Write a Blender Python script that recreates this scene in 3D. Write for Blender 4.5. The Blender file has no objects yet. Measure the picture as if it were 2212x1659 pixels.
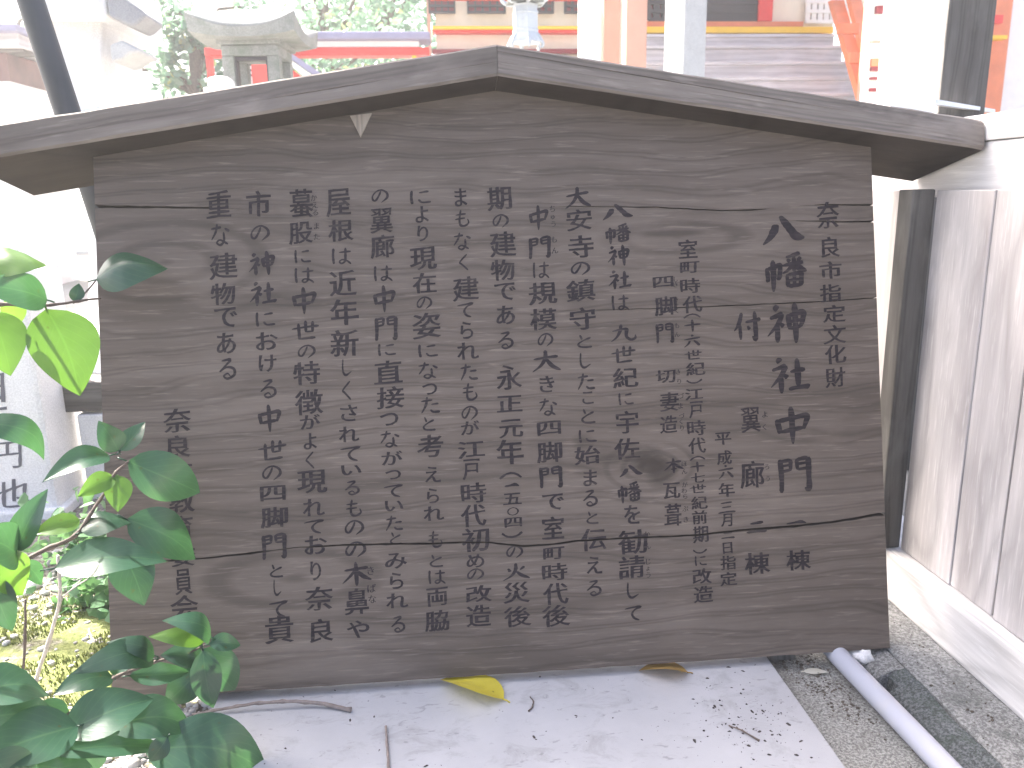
import bpy, bmesh, math, random
import numpy as np
from mathutils import Vector, Matrix, noise as mnoise
random.seed(7)
S = bpy.context.scene
COL = S.collection
R = math.radians

# ------------------------------------------------------------------ camera
F = 1734.4
CAM = np.array([-0.0935, -1.0959, 0.7178])
M = np.array([[0.99589196, -0.03654472, 0.08284736],
              [-0.08902619, -0.22805326, 0.96957003],
              [-0.01653905, -0.97296259, -0.23036985]])      # columns: right, down, forward in the world
cd = bpy.data.cameras.new('camera')
cam = bpy.data.objects.new('camera', cd)
COL.objects.link(cam)
cam.matrix_world = Matrix(((M[0][0], -M[0][1], -M[0][2], CAM[0]),
                           (M[1][0], -M[1][1], -M[1][2], CAM[1]),
                           (M[2][0], -M[2][1], -M[2][2], CAM[2]),
                           (0, 0, 0, 1)))
cd.sensor_width = 36
cd.lens = F / 2212 * 36
cd.clip_start = 0.02
cd.clip_end = 600
cd.dof.use_dof = True
cd.dof.focus_distance = 1.18
cd.dof.aperture_fstop = 10.0
S.camera = cam
S.render.resolution_x = 1024
S.render.resolution_y = 768

# ------------------------------------------------------------------ world, sun, exposure
SUN_DIR = Vector((-0.62, 0.62, 0.95)).normalized()           # towards the sun
sun_el = math.asin(SUN_DIR.z)
sun_rot = math.atan2(SUN_DIR.x, SUN_DIR.y)
w = bpy.data.worlds.new('World')
S.world = w
w.use_nodes = True
nt = w.node_tree
bg = nt.nodes['Background']
sky = nt.nodes.new('ShaderNodeTexSky')
sky.sky_type = 'NISHITA'
sky.sun_disc = False
sky.sun_elevation = sun_el
sky.sun_rotation = sun_rot
sky.dust_density = 6.0
sky.air_density = 0.6
nt.links.new(sky.outputs[0], bg.inputs[0])
bg.inputs[1].default_value = 0.15
sd = bpy.data.lights.new('sun', 'SUN')
so = bpy.data.objects.new('sun', sd)
COL.objects.link(so)
sd.energy = 5.0
sd.angle = R(0.6)
sd.color = (1.0, 0.95, 0.88)
so.rotation_euler = SUN_DIR.to_track_quat('Z', 'Y').to_euler()
S.view_settings.view_transform = 'Standard'
S.view_settings.look = 'None'
S.view_settings.exposure = 2.5
S.view_settings.gamma = 1.0

# ------------------------------------------------------------------ geometry helpers
TH = R(13.5)                                                  # the board leans back by this much
CT, ST = math.cos(TH), math.sin(TH)

def at(u, v, ax, val):
    """the point of the plane coordinate[ax] = val that is seen along this direction"""
    d = M @ np.array([(u - 1106) / F, (v - 829.5) / F, 1.0])
    t = (val - CAM[ax]) / d[ax]
    return Vector(CAM + t * d)

def bp(u, v, yb=0.0):
    """board coordinates (x, yb, z) of the same"""
    d = M @ np.array([(u - 1106) / F, (v - 829.5) / F, 1.0])
    cb = np.array([CAM[0], CAM[1] * CT - CAM[2] * ST, CAM[1] * ST + CAM[2] * CT])
    db = np.array([d[0], d[1] * CT - d[2] * ST, d[1] * ST + d[2] * CT])
    t = (yb - cb[1]) / db[1]
    return Vector(cb + t * db)

def link(name, me, mats, parent=None):
    o = bpy.data.objects.new(name, me)
    COL.objects.link(o)
    if not isinstance(mats, (list, tuple)):
        mats = [mats]
    if len(me.materials) == 0:
        for m in mats:
            me.materials.append(m)
    if parent is not None:
        o.parent = parent
    return o

def obj(name, bm, mats, parent=None, smooth=False):
    bmesh.ops.recalc_face_normals(bm, faces=bm.faces[:])
    me = bpy.data.meshes.new(name)
    bm.to_mesh(me)
    bm.free()
    if smooth:
        for p in me.polygons:
            p.use_smooth = True
    return link(name, me, mats, parent)

def empty(name, loc=(0, 0, 0), rot=(0, 0, 0)):
    o = bpy.data.objects.new(name, None)
    COL.objects.link(o)
    o.location = loc
    o.rotation_euler = rot
    o.empty_display_size = 0.1
    return o

def tag(o, label, cat=None, group=None):
    o['label'] = label
    if cat: o['category'] = cat
    if group: o['group'] = group
    return o

def kind(o, k, label=None):
    o['kind'] = k
    if label: o['label'] = label
    return o

def bx(bm, x0, x1, y0, y1, z0, z1, bev=0.0, mi=0):
    vs = [bm.verts.new((x, y, z)) for x in (x0, x1) for y in (y0, y1) for z in (z0, z1)]
    idx = [(0, 1, 3, 2), (4, 6, 7, 5), (0, 4, 5, 1), (2, 3, 7, 6), (0, 2, 6, 4), (1, 5, 7, 3)]
    fs = [bm.faces.new([vs[i] for i in f]) for f in idx]
    for f in fs: f.material_index = mi
    if bev > 0:
        es = set(e for f in fs for e in f.edges)
        bmesh.ops.recalc_face_normals(bm, faces=fs)
        bmesh.ops.bevel(bm, geom=list(es), offset=bev, segments=2, affect='EDGES', profile=0.6)
    return fs

def box(name, x0, x1, y0, y1, z0, z1, mat, parent=None, bev=0.0):
    bm = bmesh.new()
    bx(bm, x0, x1, y0, y1, z0, z1, bev)
    return obj(name, bm, mat, parent)

def pbox(name, u0, v0, u1, v1, Y, depth, mat, parent=None, bev=0.0):
    a = at(u0, v0, 1, Y); b = at(u1, v1, 1, Y)
    return box(name, min(a.x, b.x), max(a.x, b.x), Y, Y + depth, min(a.z, b.z), max(a.z, b.z), mat, parent, bev)

def tube(bm, pts, r, n=10, cap=True, wob=0.0, mi=0):
    """a tube along points; r a number or a list"""
    pts = [Vector(p) for p in pts]
    rr = r if isinstance(r, (list, tuple)) else [r] * len(pts)
    rings = []
    up = Vector((0.13, 0.31, 0.94))
    for i, p in enumerate(pts):
        a = pts[max(i - 1, 0)]; b = pts[min(i + 1, len(pts) - 1)]
        d = (b - a).normalized()
        s = d.cross(up)
        if s.length < 1e-3: s = d.cross(Vector((1, 0, 0)))
        s.normalize()
        t = s.cross(d).normalized()
        ring = []
        for k in range(n):
            an = 2 * math.pi * k / n
            q = rr[i] * (1 + wob * mnoise.noise(p * 60 + Vector((k, 0, i))))
            ring.append(bm.verts.new(p + (s * math.cos(an) + t * math.sin(an)) * q))
        rings.append(ring)
    for i in range(len(rings) - 1):
        for k in range(n):
            f = bm.faces.new((rings[i][k], rings[i][(k + 1) % n], rings[i + 1][(k + 1) % n], rings[i + 1][k]))
            f.smooth = True; f.material_index = mi
    if cap:
        bm.faces.new(rings[0][::-1]).material_index = mi
        bm.faces.new(rings[-1]).material_index = mi

def smooth_path(pts, n=4):
    """catmull-rom through points"""
    P = [Vector(p) for p in pts]
    P = [P[0] * 2 - P[1]] + P + [P[-1] * 2 - P[-2]]
    out = []
    for i in range(1, len(P) - 2):
        for k in range(n):
            t = k / n
            a, b, c, d = P[i - 1], P[i], P[i + 1], P[i + 2]
            out.append(0.5 * ((2 * b) + (c - a) * t + (2 * a - 5 * b + 4 * c - d) * t * t + (3 * b - a - 3 * c + d) * t ** 3))
    out.append(P[-2])
    return out

def lathe(bm, prof, n=24, cx=0, cy=0, sq=None, rot=0.0):
    rings = []
    for r, z in prof:
        ring = []
        for k in range(n):
            an = 2 * math.pi * (k + 0.5) / n + rot
            ring.append(bm.verts.new((cx + r * math.cos(an), cy + r * math.sin(an), z)))
        rings.append(ring)
    for i in range(len(rings) - 1):
        for k in range(n):
            bm.faces.new((rings[i][k], rings[i][(k + 1) % n], rings[i + 1][(k + 1) % n], rings[i + 1][k]))
    bm.faces.new(rings[0][::-1]); bm.faces.new(rings[-1])

# ------------------------------------------------------------------ materials
class NT:
    def __init__(s, name):
        s.m = bpy.data.materials.new(name); s.m.use_nodes = True
        s.t = s.m.node_tree; s.b = s.t.nodes['Principled BSDF']; s.out = s.t.nodes['Material Output']
        s.tc = s.t.nodes.new('ShaderNodeTexCoord')
    def n(s, typ, **kw):
        x = s.t.nodes.new(typ)
        for k, v in kw.items(): setattr(x, k, v)
        return x
    def lk(s, a, b): s.t.links.new(a, b)
    def vec(s, scale=(1, 1, 1), rot=(0, 0, 0), loc=(0, 0, 0), src='Object', inp=None):
        m = s.n('ShaderNodeMapping')
        m.inputs['Scale'].default_value = scale; m.inputs['Rotation'].default_value = rot; m.inputs['Location'].default_value = loc
        s.lk(inp if inp is not None else s.tc.outputs[src], m.inputs[0]); return m.outputs[0]
    def noise(s, v, scale=5, detail=5, rough=.55, dist=0.0):
        x = s.n('ShaderNodeTexNoise'); x.inputs['Scale'].default_value = scale; x.inputs['Detail'].default_value = detail
        x.inputs['Roughness'].default_value = rough; x.inputs['Distortion'].default_value = dist
        s.lk(v, x.inputs['Vector']); return x.outputs[0]
    def ramp(s, f, stops):
        x = s.n('ShaderNodeValToRGB'); e = x.color_ramp.elements
        while len(e) < len(stops): e.new(0.5)
        for i, (p, c) in enumerate(stops):
            e[i].position = p
            e[i].color = (c, c, c, 1) if isinstance(c, (int, float)) else (*c, 1)
        s.lk(f, x.inputs[0]); return x.outputs[0]
    def math(s, op, a, b=None, c=None, clamp=False):
        x = s.n('ShaderNodeMath', operation=op); x.use_clamp = clamp
        for i, q in enumerate((a, b, c)):
            if q is None: continue
            if isinstance(q, (int, float)): x.inputs[i].default_value = q
            else: s.lk(q, x.inputs[i])
        return x.outputs[0]
    def mix(s, f, a, b, typ='MIX'):
        x = s.n('ShaderNodeMix', data_type='RGBA', blend_type=typ)
        for i, q in ((0, f), (6, a), (7, b)):
            if isinstance(q, (int, float)): x.inputs[i].default_value = q if i == 0 else (q, q, q, 1)
            elif isinstance(q, tuple): x.inputs[i].default_value = (*q, 1)
            else: s.lk(q, x.inputs[i])
        return x.outputs[2]
    def sep(s, v):
        x = s.n('ShaderNodeSeparateXYZ'); s.lk(v, x.inputs[0]); return x.outputs
    def comb(s, x_, y_, z_):
        x = s.n('ShaderNodeCombineXYZ')
        for i, q in enumerate((x_, y_, z_)):
            if isinstance(q, (int, float)): x.inputs[i].default_value = q
            else: s.lk(q, x.inputs[i])
        return x.outputs[0]
    def bump(s, h, strength=.3, dist=.002):
        x = s.n('ShaderNodeBump'); x.inputs['Strength'].default_value = strength; x.inputs['Distance'].default_value = dist
        s.lk(h, x.inputs['Height']); s.lk(x.outputs[0], s.b.inputs['Normal'])
    def col(s, c):
        if isinstance(c, tuple): s.b.inputs['Base Color'].default_value = (*c, 1)
        else: s.lk(c, s.b.inputs['Base Color'])
    def rough(s, r): s.b.inputs['Roughness'].default_value = r; return s

def stone_mat(name, dark, light, scale=6, speck=.25, rough=.9, stain=None, bump=.4, spk=40):
    m = NT(name)
    v = m.vec()
    a = m.noise(v, scale, 8, .65)
    c = m.mix(m.ramp(a, [(.3, 0), (.7, 1)]), dark, light)
    sp = m.noise(v, scale * spk, 3, .75)
    c = m.mix(speck, c, m.mix(m.ramp(sp, [(.42, 0), (.6, 1)]), tuple(x * .35 for x in dark), tuple(min(1, x * 1.35) for x in light)))
    if stain:
        st = m.noise(m.vec((1, 1, 1), loc=(3, 1, 2)), scale * .7, 6, .7)
        c = m.mix(m.ramp(st, [(.5, 0), (.68, .85)]), c, stain)
    m.col(c); m.rough(rough); m.bump(m.noise(v, scale * 12, 6, .7), bump, .004)
    return m.m

def wood_mat(name, dark, light, along='x', rot=(0, 0, 0), loc=(0, 0, 0), grey=.5, fleck=.4, board=False, rough=.85, dscale=1.0):
    m = NT(name)
    base = m.vec((1, 1, 1), rot=rot, loc=loc)
    sc = {'x': lambda l, w_: (l, w_, w_), 'y': lambda l, w_: (w_, l, w_), 'z': lambda l, w_: (w_, w_, l)}[along]
    def st(l, w_, off=0): return m.vec(tuple(q * dscale for q in sc(l, w_)), inp=base, loc=(off, off * .7, off * 1.3))
    warp = m.noise(st(1.2, 4), 1, 3, .5)
    fib = m.noise(st(6, 120), 1, 6, .68, .4)
    tone = m.noise(st(1.3, 13, 3), 1, 6, .6, .8)
    fl = m.noise(st(14, 190, 7), 1, 4, .6, .2)
    blot = m.noise(st(3.5, 9, 11), 1, 5, .6, .3)
    # growth lines : sine of the crossing coordinate, warped
    x, y, z = m.sep(base)
    cross = {'x': z, 'y': x, 'z': x}[along]
    ph = m.math('ADD', m.math('MULTIPLY', cross, 210 * dscale), m.math('MULTIPLY', warp, 42 if board else 15))
    line = m.math('SINE', ph)
    line = m.ramp(m.math('MULTIPLY_ADD', line, .5, .5), [(.0, 0), (.62, .1), (.9, 1), (1, .3)])
    if board:
        # the tall oval figure in the upper left of the board and two smaller ones
        for cx, cz, kx, kz, fr, rad in ((-.50, .645, .42, 1.0, 210, .095), (.28, .665, .22, 1.0, 240, .05), (.222, .308, .55, 1.0, 420, .05), (-.33, .165, .34, 1.0, 160, .08)):
            dx = m.math('MULTIPLY', m.math('SUBTRACT', x, cx), kx)
            dz = m.math('SUBTRACT', z, cz)
            rr = m.math('SQRT', m.math('ADD', m.math('MULTIPLY', dx, dx), m.math('MULTIPLY', dz, dz)))
            rr2 = m.math('ADD', rr, m.math('MULTIPLY', warp, .02))
            sn = m.math('MULTIPLY_ADD', m.math('SINE', m.math('MULTIPLY', rr2, fr)), .5, .5)
            sn = m.ramp(sn, [(.5, 0), (.95, 1)])
            mask = m.ramp(m.math('DIVIDE', rr, rad), [(.65, 1), (1.0, 0)])
            line = m.mix(mask, line, sn)
    mid = tuple((a + b) / 2 for a, b in zip(dark, light))
    c = m.mix(m.ramp(tone, [(.32, 0), (.68, 1)]), dark, light)
    c = m.mix(m.math('MULTIPLY', m.ramp(fib, [(.36, 0), (.66, 1)]), .34), c, tuple(q * .62 for q in dark))
    c = m.mix(m.math('MULTIPLY', line, .46), c, tuple(q * .45 for q in dark))
    c = m.mix(m.math('MULTIPLY', m.ramp(fl, [(.56, 0), (.68, 1)]), fleck), c, tuple(min(1, q * 1.55) for q in light))
    c = m.mix(m.math('MULTIPLY', m.ramp(blot, [(.52, 0), (.66, 1)]), grey * .8), c, tuple(q * 1.2 for q in light))
    bl2 = m.noise(st(2.2, 6, 17), 1, 4, .6)
    c = m.mix(m.math('MULTIPLY', m.ramp(bl2, [(.54, 0), (.7, 1)]), grey * .7), c, tuple(q * .62 for q in dark))
    if board:
        # dark stains with a shape of their own: knots and damp patches
        wob = m.noise(m.vec((9, 9, 26)), 1, 4, .6)
        for cx, cz, kx, kz, amt in ((.214, .318, .040, .028, .85), (.236, .300, .026, .030, .7), (.165, .322, .055, .011, .55), (.275, .672, .075, .0065, .6),
                                    (.115, .352, .02, .014, .5), (.525, .435, .0035, .018, .7), (.05, .735, .05, .006, .3), (-.08, .76, .07, .006, .25), (.12, .575, .03, .02, .2)):
            dx = m.math('DIVIDE', m.math('SUBTRACT', x, cx), kx)
            dz = m.math('DIVIDE', m.math('SUBTRACT', z, cz), kz)
            rr = m.math('SQRT', m.math('ADD', m.math('MULTIPLY', dx, dx), m.math('MULTIPLY', dz, dz)))
            rr = m.math('ADD', rr, m.math('MULTIPLY_ADD', wob, 1.6, -.8))
            mk = m.ramp(rr, [(.35, amt), (1.0, 0)])
            c = m.mix(mk, c, tuple(q * .42 for q in dark))
    m.col(c); m.rough(rough); m.b.inputs['Specular IOR Level'].default_value = .25
    hgt = m.math('ADD', m.math('MULTIPLY', fib, .7), m.math('MULTIPLY', line, -.4))
    m.bump(hgt, .45, .0012)
    return m.m

def plain(name, c, rough=.6, metal=0.0, var=.12, vs=8, dirt=None, bump=.0, streak=None):
    m = NT(name)
    a = m.noise(m.vec(), vs, 6, .6)
    k = m.mix(m.ramp(a, [(.3, 0), (.7, 1)]), tuple(max(0, x * (1 - var)) for x in c), tuple(min(1, x * (1 + var)) for x in c))
    if dirt:
        d = m.noise(m.vec(loc=(5, 2, 1)), vs * 2.3, 8, .7)
        k = m.mix(m.ramp(d, [(.55, 0), (.75, .7)]), k, dirt)
    if streak:
        d = m.noise(m.vec((30, 30, 1.2)), 1, 4, .6)
        k = m.mix(m.ramp(d, [(.45, 0), (.65, .6)]), k, streak)
    m.col(k); m.rough(rough); m.b.inputs['Metallic'].default_value = metal
    if bump: m.bump(m.noise(m.vec(), vs * 12, 5, .6), bump, .002)
    return m.m

def leaf_mat(name, c1, c2, trans, rough=.3, vein=(.2, .3, .08)):
    m = NT(name)
    uv = m.tc.outputs['UV']
    a = m.noise(m.vec(), 26, 4, .6)
    k = m.mix(m.ramp(a, [(.3, 0), (.7, 1)]), c1, c2)
    x, y, z = m.sep(uv)
    mid = m.math('ABSOLUTE', m.math('SUBTRACT', y, .5))
    mr = m.ramp(mid, [(.0, 1), (.028, 0)])
    # side veins, slanting forward
    ph = m.math('ADD', m.math('MULTIPLY', x, 46), m.math('MULTIPLY', mid, -42))
    sv = m.ramp(m.math('MULTIPLY_ADD', m.math('SINE', ph), .5, .5), [(.9, 0), (1, .35)])
    k = m.mix(m.math('MAXIMUM', m.math('MULTIPLY', mr, .55), m.math('MULTIPLY', sv, .5)), k, vein)
    sp = m.noise(m.vec(loc=(9, 3, 4)), 75, 2, .5)
    k = m.mix(m.ramp(sp, [(.70, 0), (.76, .7)]), k, (.06, .04, .015))
    m.col(k); m.rough(rough)
    m.b.inputs['Specular IOR Level'].default_value = .55
    tr = m.n('ShaderNodeBsdfTranslucent')
    tc = m.mix(.55, k, trans)
    m.lk(tc, tr.inputs[0])
    ms = m.n('ShaderNodeMixShader'); ms.inputs[0].default_value = .36
    m.lk(m.b.outputs[0], ms.inputs[1]); m.lk(tr.outputs[0], ms.inputs[2]); m.lk(ms.outputs[0], m.out.inputs[0])
    m.bump(m.math('ADD', sv, m.math('MULTIPLY', a, .6)), .12, .001)
    return m.m

W_BOARD = wood_mat('board_wood', (.087, .0705, .058), (.148, .122, .103), 'x', board=True, grey=.35, fleck=.36)
W_ROOF_R = wood_mat('roof_wood_right', (.122, .104, .089), (.215, .188, .165), 'x', rot=(0, -math.atan(.1577), 0), grey=1.1, fleck=.3, loc=(3, 0, 0))
W_ROOF_L = wood_mat('roof_wood_left', (.122, .104, .089), (.215, .188, .165), 'x', rot=(0, math.atan(.1577), 0), grey=1.1, fleck=.3, loc=(-5, 0, 1))
W_FENCE = wood_mat('pale_fence_wood', (.43, .40, .39), (.58, .55, .535), 'z', grey=.3, fleck=.2)
W_FENCEY = wood_mat('pale_rail_wood', (.60, .58, .56), (.80, .78, .76), 'y', grey=.4, fleck=.2)
W_POST = wood_mat('grey_post_wood', (.085, .078, .072), (.15, .145, .135), 'z', grey=.6, fleck=.1)
W_DARK = wood_mat('dark_weathered_wood', (.10, .09, .08), (.2, .185, .17), 'x', grey=.4, fleck=.1)
W_STEP = wood_mat('grey_step_wood', (.50, .485, .495), (.66, .645, .655), 'x', grey=.4, fleck=.1, dscale=.6)
W_UNDER = wood_mat('brown_darkened_underside', (.024, .018, .015), (.042, .033, .028), 'x', grey=.3, fleck=.05)  # browner wood, darkened further to stand in for shade under the eaves
W_CHIP = wood_mat('raw_chip_wood', (.30, .26, .215), (.42, .37, .31), 'z', grey=.2, fleck=.2)

def ink_mat():
    m = NT('brushed_ink')
    v = m.vec((1, 1, 1))
    a = m.noise(v, 55, 4, .65)
    g = m.noise(m.vec((14, 20, 260)), 1, 3, .6)
    k = m.mix(m.ramp(a, [(.35, 0), (.75, 1)]), (.013, .010, .013), (.030, .024, .028))
    k = m.mix(m.math('MULTIPLY', m.ramp(g, [(.50, 0), (.68, 1)]), .5), k, (.075, .062, .055))
    m.col(k); m.rough(.8); m.b.inputs['Specular IOR Level'].default_value = .2
    return m.m
INK = ink_mat()
CRACK = plain('crack_shadow_wood', (.045, .036, .03), .95)
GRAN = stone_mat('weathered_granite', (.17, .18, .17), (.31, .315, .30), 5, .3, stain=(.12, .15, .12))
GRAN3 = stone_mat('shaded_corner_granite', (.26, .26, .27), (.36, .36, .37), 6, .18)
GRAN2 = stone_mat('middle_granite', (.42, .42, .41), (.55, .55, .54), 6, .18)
GRANL = stone_mat('pale_granite', (.62, .61, .60), (.8, .79, .78), 6, .18)
CONC = stone_mat('rough_concrete', (.20, .20, .185), (.33, .325, .30), 9, .6, stain=(.09, .08, .065), bump=1.0, spk=28)
KERB = stone_mat('kerb_concrete', (.17, .175, .17), (.36, .36, .35), 16, .5, stain=(.10, .11, .10), bump=1.2, spk=15)
KERBF = stone_mat('mossy_kerb_face', (.075, .090, .085), (.20, .215, .22), 26, .55, stain=(.05, .075, .055), bump=1.2, spk=9)
WHITEW = plain('white_plaster', (.8, .79, .76), .8, var=.05)
CREAM = plain('cream_plaster', (.78, .72, .58), .8, var=.05)
PALEP = plain('pale_pink_paint', (.50, .27, .20), .6, var=.06)
RED = plain('vermilion_paint', (.70, .03, .02), .45, var=.12)
DRED = plain('deep_red_paint', (.20, .008, .015), .5, var=.12)
ORANGE = plain('orange_red_paint', (.70, .20, .08), .45, var=.1)
YELLOW = plain('yellow_paint', (.80, .50, .02), .5, var=.06)
LATT = plain('grey_lattice_paint', (.035, .03, .035), .6)
TILE = plain('slate_blue_cap', (.24, .23, .34), .6, var=.1)
BROWN = plain('red_brown_wood', (.16, .08, .07), .7, var=.25, vs=3)
METAL = plain('dark_green_grey_metal', (.034, .038, .040), .5, var=.35, vs=5, streak=(.052, .052, .060))
BRONZE = plain('pale_patinated_bronze', (.50, .53, .55), .5, metal=.0, var=.12, vs=9, dirt=(.25, .28, .27))
PVC = plain('grey_white_plastic', (.42, .43, .49), .32, var=.04, dirt=(.45, .45, .46))
BARK = plain('branch_bark', (.10, .075, .06), .8, var=.4, vs=60, bump=.5)
BARKL = plain('pale_stem_bark', (.42, .38, .33), .8, var=.25, vs=60, bump=.4)
TWIG = plain('dry_twig', (.20, .165, .15), .85, var=.35, vs=70, bump=.5)
BLACK = plain('dark_soil', (.03, .027, .022), .95, var=.4, vs=80)
SUN_STRIPE = plain('sun_stripe_white', (.8, .8, .8), .5)  # plain white standing in for a band of sunlight on the post

def slab_mat():
    m = NT('dirty_white_slab')
    v = m.vec()
    a = m.noise(v, 5, 7, .65)
    k = m.mix(m.ramp(a, [(.3, 0), (.7, 1)]), (.35, .35, .365), (.43, .43, .445))
    b = m.noise(m.vec((14, 22, 14), loc=(2, 4, 1)), 1, 8, .75, .6)
    k = m.mix(m.ramp(b, [(.52, 0), (.72, .55)]), k, (.19, .185, .18))
    c = m.noise(m.vec((38, 90, 38), loc=(7, 4, 1)), 1, 3, .6, .5)
    k = m.mix(m.ramp(c, [(.63, 0), (.69, .5)]), k, (.17, .17, .17))
    m.col(k); m.rough(.42); m.bump(b, .15, .001)
    return m.m
SLAB = slab_mat()

def ground_mat():
    m = NT('pale_sandy_gravel')
    v = m.vec()
    a = m.noise(v, 1.2, 8, .7)
    k = m.mix(m.ramp(a, [(.35, 0), (.65, 1)]), (.24, .23, .20), (.36, .345, .32))
    b = m.noise(v, 90, 4, .7)
    k = m.mix(m.ramp(b, [(.4, .5), (.6, 0)]), k, (.16, .15, .13))
    m.col(k); m.rough(.95); m.bump(b, .6, .01)
    return m.m
GROUND = ground_mat()

def moss_mat():
    m = NT('mossy_soil')
    v = m.vec()
    a = m.noise(v, 7, 7, .7)
    b = m.noise(v, 130, 4, .7)
    g = m.mix(m.ramp(b, [(.35, 0), (.65, 1)]), (.10, .125, .03), (.235, .26, .085))
    s = m.mix(m.ramp(b, [(.4, 0), (.6, 1)]), (.10, .085, .065), (.33, .30, .26))
    x, y, z = m.sep(v)
    f = m.math('ADD', a, m.math('MULTIPLY', m.math('ABSOLUTE', m.math('SUBTRACT', y, .16)), -.55))
    k = m.mix(m.ramp(f, [(.36, 0), (.46, 1)]), s, g)
    m.col(k); m.rough(.95); m.bump(b, .9, .006)
    return m.m
MOSS = moss_mat()

def pebble_mat():
    m = NT('mixed_pebbles')
    x = m.n('ShaderNodeNewGeometry')
    k = m.ramp(x.outputs['Random Per Island'], [(0, (.16, .145, .13)), (.35, (.34, .32, .30)), (.7, (.50, .48, .46)), (1, (.66, .64, .62))])
    k = m.mix(.3, k, m.mix(m.noise(m.vec(), 90, 4, .6), (.1, .1, .1), (.8, .78, .75)))
    m.col(k); m.rough(.85)
    return m.m
PEB = pebble_mat()

# ------------------------------------------------------------------ the ground
bm = bmesh.new()
bmesh.ops.create_grid(bm, x_segments=8, y_segments=8, size=30)
o = obj('ground', bm, GROUND); o.location = (0, 20, -.05); kind(o, 'structure', 'pale sandy ground of the shrine precinct')

kind(box('bounce_cut_ground', -7, 5, -9, -1.61, -.2, -.044, BLACK), 'structure', 'unseen dark ground added behind the viewer to cut bounce light')  # out of view, added to lessen light bounced up onto the sign

def hgt(x, y):
    return .012 * mnoise.noise(Vector((x * 4, y * 4, 0))) + .006 * mnoise.noise(Vector((x * 17, y * 17, 3))) + .003 * mnoise.noise(Vector((x * 60, y * 60, 5)))
bm = bmesh.new()
NX, NY = 150, 190
x0, x1, y0, y1 = -1.9, -.36, -.8, 1.5
vs = [[None] * (NY + 1) for _ in range(NX + 1)]
for i in range(NX + 1):
    for j in range(NY + 1):
        x = x0 + (x1 - x0) * i / NX; y = y0 + (y1 - y0) * j / NY
        e = min(1, (x1 - x) / .12)
        vs[i][j] = bm.verts.new((x, y, -.040 + e * (.010 + hgt(x, y) + .03 * math.exp(-((x + .85) / .25) ** 2 - ((y - .2) / .3) ** 2))))
for i in range(NX):
    for j in range(NY):
        bm.faces.new((vs[i][j], vs[i + 1][j], vs[i + 1][j + 1], vs[i][j + 1])).smooth = True
kind(obj('mossy_ground', bm, MOSS), 'structure', 'low mossy earth with gravel to the left of the sign')

bm = bmesh.new()
bx(bm, .30, .546, -1.6, 1.2, -.2, -.028, 0)
kind(obj('concrete_path', bm, CONC), 'structure', 'rough grey concrete beside the slab')
# kerb with a slanting mossy face and a paler top
def prism(name, prof, ya, yb, mats, parent=None, ny=1, mis=None, jit=0.0):
    bm = bmesh.new(); rings = []
    for j in range(ny + 1):
        y = ya + (yb - ya) * j / ny
        rings.append([bm.verts.new((x + jit * mnoise.noise(Vector((i * 3.1, y * 14, 1))), y, z + jit * mnoise.noise(Vector((i * 5.1, y * 11, 4))))) for i, (x, z) in enumerate(prof)])
    n = len(prof)
    for j in range(ny):
        for i in range(n):
            f = bm.faces.new((rings[j][i], rings[j][(i + 1) % n], rings[j + 1][(i + 1) % n], rings[j + 1][i]))
            if mis: f.material_index = mis[i]
    bm.faces.new(rings[0][::-1]); bm.faces.new(rings[-1])
    return obj(name, bm, mats, parent)
kind(prism('kerb', [(.600, -.1), (.601, -.0055), (.606, -.003), (.63, -.002), (.80, -.001), (.80, -.1)], -1.6, 2.4, KERB, ny=160, jit=.003), 'structure', 'raised concrete kerb along the foot of the fence')
kind(prism('kerb_face', [(.5515, -.1), (.552, -.028), (.560, -.020), (.580, -.011), (.599, -.006), (.600, -.1)], -1.6, -.078, KERBF, ny=160, jit=.0045), 'structure', 'mossy slanting face of the concrete kerb beside the pipe')
kind(prism('kerb_face_middle', [(.573, -.1), (.574, -.018), (.580, -.012), (.599, -.006), (.600, -.1)], -.0775, -.045, KERBF, ny=6, jit=.002), 'structure', 'kerb face beside the dark gap')
kind(prism('kerb_face_behind', [(.5515, -.1), (.552, -.026), (.560, -.016), (.580, -.010), (.599, -.007), (.600, -.1)], -.0445, 2.4, KERB, ny=80, jit=.003), 'structure', 'kerb face continuing beyond a dark gap')
kind(box('soil_gap', .547, .5725, -1.6, 2.4, -.1, -.046, BLACK), 'structure', 'dark soil in the joint and gap of the kerb')

# white slab
bm = bmesh.new()
bx(bm, -.455, .407, -.70, .20, -.028, -.015, .002)
tag(obj('white_slab', bm, SLAB), 'thin dirty white slab lying flat in front of the wooden sign', 'slab')

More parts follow.
